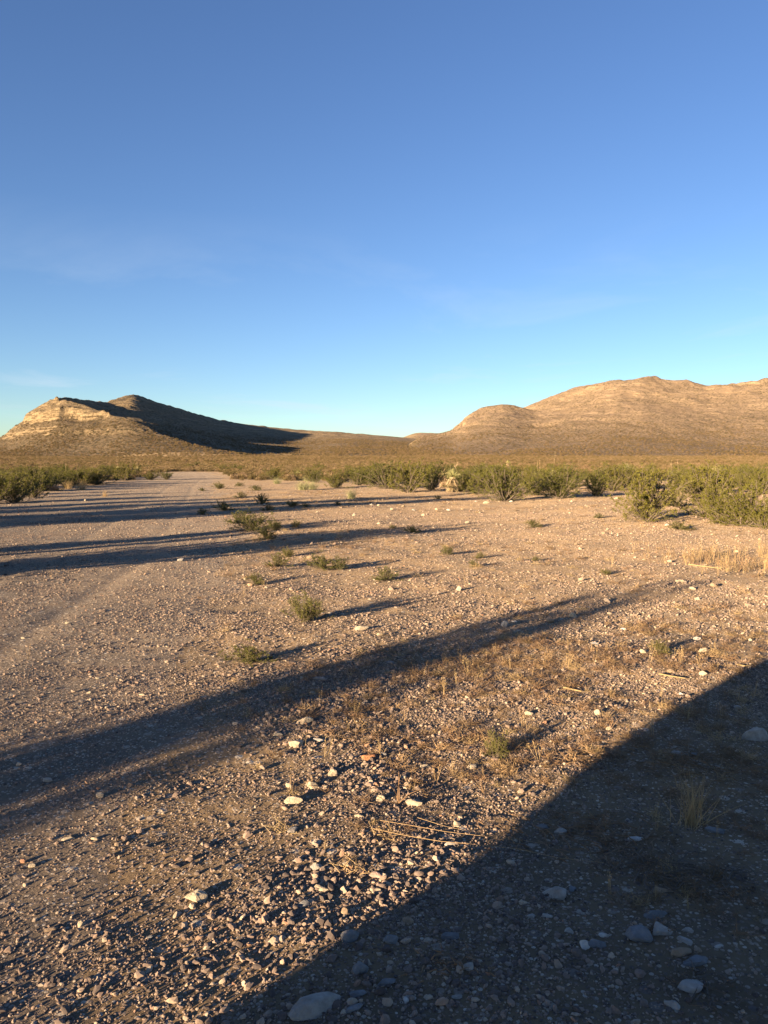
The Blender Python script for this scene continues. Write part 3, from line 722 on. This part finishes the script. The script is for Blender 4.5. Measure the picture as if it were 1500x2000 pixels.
B_ = [
 (985,979,70,0,'dark broad creosote at the left end of the right-hand thicket',1.25),
 (948,965,48,1,'yellow green creosote at the left flank of the right-hand thicket',1.2),
 (1045,968,52,2,'shadowed middle creosote of the right-hand thicket',1.2),
 (1095,973,62,3,'rounded creosote at the right end of the right-hand thicket',1.15),
 (1165,969,46,4,'thin yellowish creosote alone between the thicket and the fan-shaped one',1.1),
 (1262,1018,100,2,'big fan-shaped creosote standing in front with bare lower stems',1.0),
 (1318,990,38,1,'low green creosote peeping out right of the fan-shaped one',1.2),
 (1385,1010,98,0,'tall creosote with open crown near the right edge',1.0),
 (1408,1024,74,5,'spreading creosote in front of the tall one near the right edge',1.15),
 (1455,1028,84,3,'dark dense creosote second from the right edge',1.2),
 (1497,1034,60,2,'light green creosote cut by the right edge of the picture',1.1),
 (1240,955,40,3,'creosote behind the fan-shaped one beside the cream boulder',1.3),
 (1330,950,36,4,'creosote behind the gap right of the fan-shaped one',1.4),
 (1490,965,45,1,'creosote at the right edge behind the dark dense one',1.2),
 (1430,950,38,0,'creosote in the rear row above the dark dense one',1.4),
 (800,962,62,1,'tallest creosote of the middle thicket, just left of the yucca',1.15),
 (757,955,52,3,'left creosote of the middle thicket',1.2),
 (842,957,54,0,'dark creosote of the middle thicket touching the yucca',1.1),
 (657,953,36,2,'round creosote alone left of the middle thicket',1.15),
 (700,948,34,4,'small creosote between the lone round one and the middle thicket',1.3),
 (727,946,40,5,'creosote at the far left rear of the middle thicket',1.2),
 (912,946,30,5,'low creosote right of the cream coloured yucca',1.2),
 (28,982,56,0,'dark creosote at the left edge nearest the road',1.2),
 (-15,984,60,3,'creosote cut off by the left edge of the picture',1.2),
 (66,972,46,1,'second creosote from the left edge, leaning over the road verge',1.2),
 (92,958,36,2,'creosote behind the orange tan boulder',1.2),
 (131,954,38,4,'creosote between the orange tan boulder and the blond tuft',1.1),
 (158,948,34,5,'creosote over the brown grass mound on the left',1.3),
 (190,947,34,0,'low dark creosote with bare twigs left of the road end',1.3),
 (248,938,34,1,'round tall creosote standing by the left verge farther on',1.2),
 (215,933,24,3,'creosote in front of a grey post on the left verge',1.3),
 (295,937,17,2,'low creosote last but one before the road end at left',1.5),
 (325,937,16,4,'low creosote last before the road end at left',1.5),
]
for q in B_: bush(*q[:5], GRB, BIG if q[2] > 60 and q[0] > 900 else BUSH, q[5])
TF = [
 (490,1036,36,0,'dark spreading creosote sprout, largest on the strip beside the road',1.5),
 (520,1053,22,1,'flat yellow green sprout right under the largest dark one',1.5),
 (465,1022,24,2,'yellow green sprout left of the largest dark one',1.3),
 (536,1036,22,3,'small dark sprout at the right of the largest one',1.1),
 (437,997,22,4,'dark sprout in the shadow stripe at the left end of the strip',1.2),
 (395,1005,12,0,'little green sprout on the road side of the shadow stripe',1.4),
 (512,985,20,1,'yellowish sprout just above the shadow stripe',1.1),
 (524,997,12,2,'flat dark sprout lying in the shadow stripe',1.6),
 (570,990,12,3,'dark low sprout in the shadow stripe farther right',1.8),
 (597,990,9,4,'last dark low sprout along the shadow stripe',1.8),
 (578,1030,14,0,'lone dark sprout between two shadow stripes',1.1),
 (660,987,8,1,'tiny dark sprout in the shadow stripe before the pale tussock',1.3),
 (470,972,11,2,'small sprout on the far strip beside the road',1.6),
 (428,955,13,3,'small sprout near the far end of the strip',1.4),
 (395,959,8,4,'tiny dark sprout on the pale road end',1.2),
 (467,950,8,0,'tiny greyish sprout right of the far strip',1.6),
 (500,958,10,1,'small greyish sprout above the pale stone of the strip',1.8),
 (542,1106,26,2,'straw and green sprout left of the reddish bushy one',1.2),
 (562,1088,18,3,'yellow sprout behind the straw and green one',1.2),
 (628,1111,34,4,'reddish brown and green bushy sprout in the middle',1.15),
 (663,1112,24,0,'small yellowish sprout at the right of the bushy reddish one',1.0),
 (500,1141,20,1,'low green sprout by itself left of the stony patch',1.4),
 (752,1133,26,2,'green sprout leaning right with a long shade behind',1.3),
 (597,1212,52,3,'bushy green sprout standing on the gravel berm in the middle',1.1),
 (487,1293,42,4,'low dark green sprout ringed by yellow grass and stones',1.5),
 (873,1083,16,0,'little green sprout far right of the leaning one',1.2),
 (925,1107,13,1,'tiny green sprout below a yellow twin',1.1),
 (937,1090,12,2,'tiny yellow sprout above its green twin',1.2),
 (1183,1123,12,3,'tiny round green sprout on bare gravel at right',1.3),
 (805,1040,16,4,'straggly sprout where the long thin shadow ends',1.4),
 (767,1032,7,0,'tiny flat sprout on sand near the long thin shadow',1.6),
 (1042,1030,14,1,'straggly dark sprout in front of the right-hand thicket',1.7),
 (1168,1012,10,2,'tiny sprout left of the fan-shaped creosote',1.4),
 (855,975,8,3,'tiny sprout on the sand below the middle thicket',1.4),
 (1327,1035,20,4,'dark dead-looking sprout between the fan-shaped and the dense creosote',1.7),
 (970,1478,46,0,'bright green weed growing out of the dry straw',.8),
 (1288,1277,26,1,'green weed on the stony ground above the fallen stem',1.1),
 (1045,1095,9,2,'tiny sprout in pale gravel right of the yellow twin',1.3),
]
for q in TF: bush(*q[:5], 'small green sprouts on bare ground', TUFT, q[5], 'desert_sprout', 'small plant')

# blond and pale green tussocks
def tussock(seed, n=260, mat=TUSS, spread=.75, w=.012, L=1.0, droop=.5):
    rg = np.random.default_rng(seed); g = Geo(); az = rg.uniform(0, 6.28, n); t = np.abs(rg.normal(0, .45, n))*spread+.05
    D = np.stack([np.sin(az)*np.sin(t), np.cos(az)*np.sin(t), np.cos(t)], -1)
    P = np.stack([rg.normal(0, .12, n), rg.normal(0, .12, n), np.full(n, -.02)], -1)
    g.blades(P, D, rg.uniform(.5, 1.05, n)*L, w, droop, rg); return g.mesh('blades', mat)
TG = [tussock(k+1) for k in range(3)]; TD = [tussock(k+11, 150, STRAW) for k in range(3)]
for (px, py, hp, wd, k, lib, lab) in [
 (592,957,20,1.5,0,TG,'wide pale green tussock, largest of three on the sand'),
 (610,956,18,1.3,1,TG,'right lobe of the pale green tussock pair on the sand'),
 (686,974,20,1.15,2,TG,'round pale green tussock nearest the long shadow stripe'),
 (541,945,13,1.4,1,TG,'grey green tussock at the rear left of the pale ones'),
 (598,940,11,1.4,2,TG,'small pale tussock behind the wide pale green one'),
 (135,955,18,.9,0,TD,'blond tuft standing at the left roadside before the bushes'),
 (160,957,20,1.3,1,TD,'rusty blond grass mound at the left roadside'),
 (205,970,14,.9,2,TD,'lone blond tuft on the road shoulder at left'),
 (1222,925,20,1.3,2,TG,'pale bushy tussock behind the cream boulders'),
 (1395,935,24,1.5,0,TG,'pale grey bush in the rear row near the right edge')]:
    x, y = ground_at(px, py); h = hp/1500*y
    o = link('grass_tussock', lib[k], None, (x, y, Hs(x, y)), k, (h*wd*1.2, h*wd*1.2, h*1.15)); tag(o, lab, 'grass tussock', 'grass tussocks')
x, y = ground_at(1350, 1610)
o = link('grass_tussock', tussock(77, 90, STRAW, .6, .014, 1.0, .3), None, (x, y, Hs(x, y)), 0, (.24, .24, .26)); tag(o, 'thin straw grass clump standing in the big shadow at right', 'grass tussock', 'grass tussocks')

# yuccas: rosette, skirt of dead leaves, dry flower stalk
def yucca(px, py, h, label, k, skirt=True, stalk=0.0, name='yucca', loc=None, wid=1.0, branch=True):
    rg = np.random.default_rng(700+k)
    x, y = ground_at(px, py) if loc is None else loc
    o = empty(name, (x, y, Hs(x, y)), k)
    top = h*.62
    g = Geo(); n = 190; az = rg.uniform(0, 6.28, n); t = rg.uniform(.05, 1.75, n); D = np.stack([np.sin(az)*np.sin(t), np.cos(az)*np.sin(t), np.cos(t)], -1)
    g.blades(np.tile([0,0,top], (n, 1))+D*.05, D, rg.uniform(.22, .34, n)*h*wid, .028*h, .12, rg, 2); link('leaf_rosette', g.mesh('leaf_rosette', YUC), o)
    if skirt:
        g = Geo(); n = 700; az = rg.uniform(0, 6.28, n); zz = rg.uniform(.2*h, top, n); D = np.stack([np.sin(az)*.75, np.cos(az)*.75, -np.ones(n)], -1)
        P = np.stack([np.sin(az)*.08*h, np.cos(az)*.08*h, zz], -1)
        g.blades(P, D, rg.uniform(.2, .36, n)*h, .035*h, .05, rg, 2); link('dead_leaf_skirt', g.mesh('dead_leaf_skirt', SKIRT), o)
        g = Geo(); g.tubes([[0,0,-.05]], [[0,0,top]], .07*h, .06*h, 8); link('trunk', g.mesh('trunk', BARK, True), o)
    if stalk:
        g = Geo(); b = np.array([0,0,top]); stalk *= .8; e = b+np.array([rg.normal(0, .16), rg.normal(0, .1), stalk])
        g.tubes([b], [e], .009, .005, 6); m = 14 if branch else 4
        f = rg.uniform(.55, 1, m)[:, None]; az = rg.uniform(0, 6.28, m); A = b+(e-b)*f
        g.tubes(A, A+np.stack([np.sin(az)*.16, np.cos(az)*.16, np.full(m, .14)], -1)*(1.4-f), .008, .004, 4)
        link('flower_stalk', g.mesh('flower_stalk', SKIRT), o)
    tag(o, label, 'yucca', 'yuccas'); return o
yucca(884, 961, 1.35, 'stout yucca with a cream skirt of dead leaves beside the middle thicket', 1, True, 1.0)
yucca(868, 952, 1.2, 'smaller yucca half hidden left of the stout cream-skirted one', 2, True, .6, wid=.8)
yucca(1080, 940, 1.1, 'yucca with the tallest pale flower stalk behind the right-hand thicket', 3, False, 2.3, branch=False)
yucca(1056, 938, 1.0, 'yucca with a thin stalk left of the tallest stalk', 4, False, 1.7, branch=False)
yucca(1049, 938, .9, 'yucca with the shortest stalk left of two taller ones', 5, False, 1.4, branch=False)
yucca(1397, 950, .8, 'yucca with a straight stalk in the rear row near the right edge', 6, False, 1.3, branch=False)
yucca(1310, 940, .9, 'yucca stalk leaning in the rear row, left one of a pair', 7, False, 1.5, branch=False)
yucca(1325, 940, .9, 'yucca stalk in the rear row, right one of a pair', 8, False, 1.6, branch=False)
yucca(270, 932, 1.3, 'yucca with a pale stalk right of the round tall creosote on the left', 9, False, 1.9, branch=False)
yucca(230, 927, 1.3, 'yucca with a pale stalk rising left of the round tall creosote', 10, False, 2.0, branch=False)
yucca(129, 940, 1.0, 'yucca with a thin grey stalk over the left roadside bushes', 11, False, 1.2, branch=False)
yucca(583, 934, .9, 'yucca with a short stalk among the far bushes left of the middle thicket', 12, False, 1.0, branch=False)
yucca(992, 915, 2.2, 'lone yucca on the far scrub plain above the right-hand thicket', 13, True, 0)

# bushes out of the frame on the left and behind: they throw the long stripes of shadow over the road
def off(s_, t_, h, w, lib, k, label, grp='bushes on the left verge outside the picture'):
    a = R(SUN_AZ); x = s_*math.cos(a)+t_*math.sin(a); y = -s_*math.sin(a)+t_*math.cos(a)
    o = empty('creosote_bush', (x, y, Hs(x, y)), k)
    A, B = lib[k % len(lib)]
    for me, nm in ((A, 'stems'), (B, 'foliage')): link(nm, me, o, (0,0,0), 0, (w, w, h))
    tag(o, label, 'bush', grp)
off(-3.88,-6,2.25,.85,BUSH,0,'tall narrow creosote behind the camera, nearer one')
off(-4.15,-5,1.95,.55,BUSH,3,'tall narrow creosote behind the camera, farther one')
off(-3.45,-7,1.6,.35,BUSH,1,'small creosote next to the tall ones behind the camera')
off(-12.0,3,1.7,1.7,MESQ,0,'dense creosote left of the near road shoulder')
off(-13.8,4.5,1.35,.5,BUSH,2,'thin creosote left of the near road shoulder')
off(-14.6,3.0,1.62,.9,MESQ,1,'upright dense creosote left of the near road shoulder')
off(-20.9,3.5,3.95,2.3,MESQ,0,'large dark creosote on the left verge')
off(-23.4,5,3.85,2.2,MESQ,1,'second large dark creosote on the left verge')
off(-26.6,4,2.8,1.8,MESQ,0,'medium creosote on the left verge')
off(-28.8,6,2.2,1.3,MESQ,1,'smaller creosote on the left verge')

# the thicker belt of bushes on the plain, each its own plant
n = 0; tries = 0
while n < 290 and tries < 9000:
    tries += 1
    Y = 46*math.exp(rng.uniform(0, 1)*math.log(300/46)); u = rng.uniform(-.60, .60)
    if n < 70: Y = rng.uniform(38, 85); u = rng.uniform(.10, .60)
    elif n < 105: Y = rng.uniform(36, 95); u = rng.uniform(-.62, -.30)
    x = u*Y; y = Y
    if roadmask(np.array([x]), np.array([y]))[0] > .02: continue
    pxl = 750+1500*u
    if pxl < 480 and -u*Y > 0 and x > np.interp(y, [p[0] for p in RR], [p[1] for p in RR])-1 and x < np.interp(y, [p[0] for p in RR], [p[1] for p in RR])+2+y*.02 and y < 110: continue
    if 430 < pxl < 760 and Y < 60: continue
    if float(vnoise(np.array([x/18.]), np.array([y/18.]), 4)[0]) < .30: continue
    h = rng.uniform(.5, 1.5); k = int(rng.integers(0, 6)); w = h*rng.uniform(1.15, 1.7)
    o = empty('creosote_bush', (x, y, Hs(x, y)), rng.uniform(0, 6.28)); A, B = BUSH[k]
    for me, nm in ((A, 'stems'), (B, 'foliage')): link(nm, me, o, (0,0,0), 0, (w, w, h))
    side = 'left of the dirt road' if pxl < 400 else ('in the middle of the plain beyond the sand' if pxl < 900 else 'on the plain behind the right-hand thickets')
    tag(o, 'distant olive creosote in the bush belt '+side, 'bush', 'creosote bushes of the distant belt'); n += 1
print('belt', n)

# the scrub of the far plain and the lower slopes: nobody could count it
def lowbush(seed):
    rg = np.random.default_rng(seed); g = Geo(); n = 420
    az = rg.uniform(0, 6.28, n); t = np.arccos(rg.uniform(.05, 1, n)); rad = rg.uniform(.45, 1, n)
    P = np.stack([np.sin(az)*np.sin(t)*rad*.62, np.cos(az)*np.sin(t)*rad*.62, np.cos(t)*rad*.9+.02], -1)
    g.leaves(P, P+rg.normal(0, .4, (n, 3)), rg.uniform(.10, .22, n), rg.uniform(.06, .11, n), rg); return g.mesh('scrub', SCRUB)
SCRUB = leaf_material('far scrub leaf', (.075,.060,.024), (.16,.12,.05), 0.1)
SCRUBD = leaf_material('far dry scrub', (.13,.095,.05), (.22,.16,.085), 0.1)
sm = [lowbush(1), lowbush(2), lowbush(3), lowbush(4), lowbush(5)]
sm[3].materials[0] = SCRUBD; sm[4].materials[0] = SCRUBD
slib = library('scrub shapes', sm)
N = 170000
Yv = 70*np.exp(rng.uniform(0, 1, N)**.68*math.log(1700/70)); uv = rng.uniform(-.62, .62, N)
xv = uv*Yv; yv = Yv
kp = (roadmask(xv, yv) < .02) & (rng.uniform(0, 1, N) < np.clip(.55+.9*fbm(xv, yv, 60, 3, 8), .12, 1)) & ((Yv > 130) | (rng.uniform(0, 1, N) < .35))
zz_ = H(xv, yv); kp &= ~((zz_ > 60) & (rng.uniform(0, 1, N) < np.clip((zz_-22)/40, 0, .82)))
xv, yv, zv = xv[kp], yv[kp], zz_[kp]
sv = rng.uniform(.4, 1.15, len(xv))*(.55+.45*sstep(110, 260, yv))*np.clip(1.15-zv/160, .6, 1.1)*(1+np.clip(yv-600, 0, 900)/1500)
sc = scatter('desert_scrub', np.stack([xv, yv, zv-.03], -1), np.stack([0*xv, 0*xv, rng.uniform(0, 6.28, len(xv))], -1), np.stack([sv*1.25, sv*1.25, sv], -1), rng.integers(0, 5, len(xv)), slib)
tag(sc, 'olive and brown low scrub covering the far plain and hill slopes', 'scrub', kind='stuff')

# dry weeds and straw on the near ground
def weedclump(seed, mat, n=34, tall=.5):
    rg = np.random.default_rng(seed); g = Geo()
    az = rg.uniform(0, 6.28, n); t = np.clip(rg.normal(1.05, .35, n), .1, 1.55)
    D = np.stack([np.sin(az)*np.sin(t), np.cos(az)*np.sin(t), np.cos(t)], -1); P = np.stack([rg.normal(0, .22, n), rg.normal(0, .22, n), rg.uniform(0, .12, n)], -1)
    g.blades(P, D, rg.uniform(.25, .8, n), .022, .3, rg, 3)
    P2 = P+D*rg.uniform(.1, .5, n)[:, None]; g.leaves(P2, rg.normal(0, 1, (n, 3)), .09, .045, rg)
    return g.mesh('weed', mat)
def stalk(seed, mat):
    rg = np.random.default_rng(seed); g = Geo(); n = 5
    D = np.stack([rg.normal(0, .13, n), rg.normal(0, .13, n), np.ones(n)], -1); P = np.stack([rg.normal(0, .06, n), rg.normal(0, .06, n), np.zeros(n)-.02], -1)
    L_ = rg.uniform(.5, 1, n); g.blades(P, D, L_, .018, .12, rg, 4)
    T = P+D*L_[:, None]*.8
    for q in range(4): g.leaves(T+D*rg.uniform(-.25, .15, n)[:, None], rg.normal(0, .6, (n, 3))+[0,0,.5], .09, .035, rg)
    return g.mesh('stalk', mat)
wl = library('weed shapes', [weedclump(1, STRAWB), weedclump(2, STRAWB), weedclump(3, STRAW), weedclump(4, STRAWB)])
kl = library('stalk shapes', [stalk(1, STRAW), stalk(2, STRAW), stalk(3, STRAWB), stalk(4, STRAW)])
def drift(name, n, y0, y1, fn, s0, s1, lib, label, cat):
    x, y = wedge(n, y0, y1); kp = rng.uniform(0, 1, n) < fn(x, y); x, y = x[kp], y[kp]; m = len(x)
    s = rng.uniform(s0, s1, m); z = H(x, y)
    o = scatter(name, np.stack([x, y, z], -1), np.stack([rng.normal(0, .1, m), rng.normal(0, .1, m), rng.uniform(0, 6.28, m)], -1), np.stack([s, s, s*rng.uniform(.7, 1.2, m)], -1), rng.integers(0, len(lib.objects), m), lib)
    tag(o, label, cat, kind='stuff'); print(name, m)
drift('dry_weeds', 16000, 2.4, 9.5, lambda x, y: straw_zone(x, y)*.8, .04, .11, wl, 'brown and straw coloured dry weeds matted over the near soil', 'dry weeds')
drift('straw_stalks', 6000, 2.6, 11, lambda x, y: np.clip(straw_zone(x, y)*.42+.003, 0, 1), .05, .15, kl, 'thin upright straw stalks scattered through the weeds', 'dry stalks')
drift('dry_tufts', 26000, 7, 45, lambda x, y: np.clip((1-roadmask(x, y))*np.clip(.1+.9*fbm(x, y, 3, 3, 55), 0, 1)*.6, 0, 1), .05, .17, wl, 'low dry tufts dotting the sandy ground before the bushes', 'dry tufts')
def blond(x, y): return np.exp(-(((x-6.9)/1.7)**2+((y-12.0)/1.05)**2))*np.clip(.35+1.2*fbm(x, y, .9, 3, 66), 0, 1)
drift('blond_grass', 30000, 9.5, 15, blond, .08, .27, kl, 'tall blond dry grass standing in a patch at the right edge', 'dry grass')

# fallen stems and twigs
def stick(name, pts, r0, r1, mat, label, lift=.01):
    g = Geo(); w = []
    for (px, py) in pts:
        x, y = ground_at(px, py); w.append((x, y, Hs(x, y)+lift+r0))
    w = np.array(w); m = len(w)-1; rs = np.linspace(r0, r1, m+1)
    w[1:-1] += np.random.default_rng(m).normal(0, r0*.6, (m-1, 3)); c = w[0].copy()
    g.tubes((w-c)[:-1], (w-c)[1:], rs[:-1], rs[1:], 6)
    o = link(name, g.mesh(name, mat, True), None, c); tag(o, label, 'dry stem', 'fallen dry stems'); return o
stick('dry_stem', [(728,1632),(790,1645),(860,1658),(930,1664),(1010,1672),(1090,1690),(1180,1700)], .0013,.0007, STRAW, 'long thin straw stem lying across the ground, the lower of two', .03)
stick('dry_stem', [(742,1618),(800,1628),(870,1640),(940,1648),(1000,1656)], .0013,.0007, STRAW, 'long thin straw stem lying just above the lowest one', .035)
stick('dry_stem', [(815,1610),(870,1628),(930,1640),(1000,1650),(1060,1662)], .0011,.0006, STRAW, 'thin straw stem crossing above the two long ones', .03)
stick('dry_stem', [(1287,1320),(1310,1324),(1338,1329)], .006,.004, STRAW, 'thick pale fallen stem near the shadow on the right')
stick('dry_stem', [(1345,1105),(1370,1108),(1408,1113)], .013,.007, STRAW, 'long pale fallen stalk in front of the blond grass')
stick('dry_stem', [(1100,1347),(1115,1350),(1136,1355)], .007,.005, STRAW, 'short pale log-like stem in the right weeds')
stick('dry_stem', [(1440,1302),(1455,1304),(1466,1303)], .006,.004, STRAW, 'stubby pale stem touching the shadow near the right edge')
# brown dead root and the dead upright twig
def twiggy(px, py, h, label, name, seed, mat, flat=False, n=16):
    rg = np.random.default_rng(seed); g = Geo(); x, y = ground_at(px, py)
    p = np.stack([rg.normal(0, h*.6, n), rg.normal(0, h*.35, n), rg.uniform(0, .02, n)], -1)*(1 if flat else 0); h = h*(.42 if flat else 1); n_ = n; d = rg.normal(0, .5, (n, 3))+([0,0,.15] if flat else [0,0,1.2]); d[:, 2] = np.abs(d[:, 2])
    for q in range(4):
        d = d+rg.normal(0, .25, (n, 3)); 
        if flat: d[:, 2] *= .3
        d /= np.linalg.norm(d, axis=1)[:, None]; p2 = p+d*h/4*rg.uniform(.6, 1, n)[:, None]; g.tubes(p, p2, .0035*(1-q/5), .0035*(1-(q+1)/5)); p = p2
    o = link(name, g.mesh(name, mat), None, (x, y, Hs(x, y)+.004)); tag(o, label, 'dead twigs', None if flat else 'dead twigs', 'stuff' if flat and name == 'dead_twig' else None); return o
twiggy(778,1572,.20,'dead grey twig standing between two cream stones','dead_twig',1,STRAWB,n=5)
twiggy(885,1890,.10,'brown frayed dead root in the shaded gravel','dead_root',2,STRAWB,True,40)
twiggy(1395,1945,.16,'dark tangle of twigs right of the pale oblong stone','dead_twig',3,BARK,True,60)
twiggy(1340,1720,.30,'dark twig mat lying in the shadow on the right','dead_twig',4,BARK,True,120)
twiggy(1400,1500,.34,'wide dark twig mat in the shadow under the large pale block','dead_twig',5,STRAWB,True,120)
twiggy(1150,1640,.30,'brown twig mat straddling the shadow edge','dead_twig',6,STRAWB,True,140)
twiggy(1180,1480,.28,'brown twig mat inside the shadow beside its edge','dead_twig',7,STRAWB,True,90)

# ------------------------------------------------------------------ the parked vehicle behind the camera (only its shadow is in the picture)
def vehicle():
    a = R(SUN_AZ); s0 = -1.79; t0 = -3.3
    # the long side stands square to the light; local x runs along the vehicle
    cx_ = (s0+2.35)*math.cos(a)+t0*math.sin(a); cy_ = -(s0+2.35)*math.sin(a)+t0*math.cos(a)
    o = empty('parked_suv', (cx_, cy_, Hs(cx_, cy_)), -a)
    tag(o, 'boxy silver sport utility vehicle parked behind the camera', 'car')
    paint, t, b = M('silver car paint'); b.inputs['Base Color'].default_value = (.45,.46,.48,1); b.inputs['Metallic'].default_value = .5; b.inputs['Roughness'].default_value = .3
    glass, t, b = M('dark car glass'); b.inputs['Base Color'].default_value = (.02,.025,.03,1); b.inputs['Roughness'].default_value = .08
    rub = plain_mat('tyre rubber', (.03,.03,.03)); rim = plain_mat('wheel rim', (.4,.4,.42), .4)
    def prism(prof, w, mat, name, y=0):
        n_ = len(prof); V = [(p[0], y-w/2, p[1]) for p in prof]+[(p[0], y+w/2, p[1]) for p in prof]
        me = bpy.data.meshes.new(name); F = [list(range(n_))[::-1], list(range(n_, 2*n_))]+[[q, (q+1) % n_, n_+(q+1) % n_, n_+q] for q in range(n_)]
        me.from_pydata(V, [], F); me.materials.append(mat); ob = link(name, me, o)
        bv = ob.modifiers.new('bevel', 'BEVEL'); bv.width = .05; bv.segments = 3; return ob
    prism([(-2.33,.42),(-2.33,.62),(-2.2,.80),(-2.36,.95),(-2.43,1.07),(-2.44,1.12),(1.25,1.12),(2.2,.98),(2.32,.8),(2.33,.42),(1.9,.32),(-2.1,.32)], 1.9, paint, 'body')
    prism([(-2.44,1.10),(-2.33,1.35),(-2.24,1.80),(-2.15,1.88),(.35,1.88),(1.15,1.10)], 1.66, paint, 'cabin')
    for sy in (-1, 1): prism([(-2.1,1.2),(-2.05,1.7),(.3,1.7),(.85,1.2)], .012, glass, 'side_window', sy*.835)
    for sx in (-1.45, 1.45):
        for sy in (-.86, .86):
            g = Geo(); g.tubes([[0,-.13,0]], [[0,.13,0]], .38, .38, 28); g.tubes([[0,-.13,0]], [[0,-.13001,0]], .38, .2, 28); g.tubes([[0,.13,0]], [[0,.13001,0]], .38, .2, 28)
            wl_ = link('wheel', g.mesh('wheel', rub, True), o, (sx, sy, .38))
            g = Geo(); g.tubes([[0,-.11,0]], [[0,-.11001,0]], .21, .01, 20); g.tubes([[0,.11,0]], [[0,.11001,0]], .21, .01, 20); link('rim', g.mesh('rim', rim), wl_)
    for sy in (-.7, .7): prism([(2.32,.72),(2.32,.86),(2.36,.86),(2.36,.72)], .28, rim, 'headlight', sy)
vehicle()
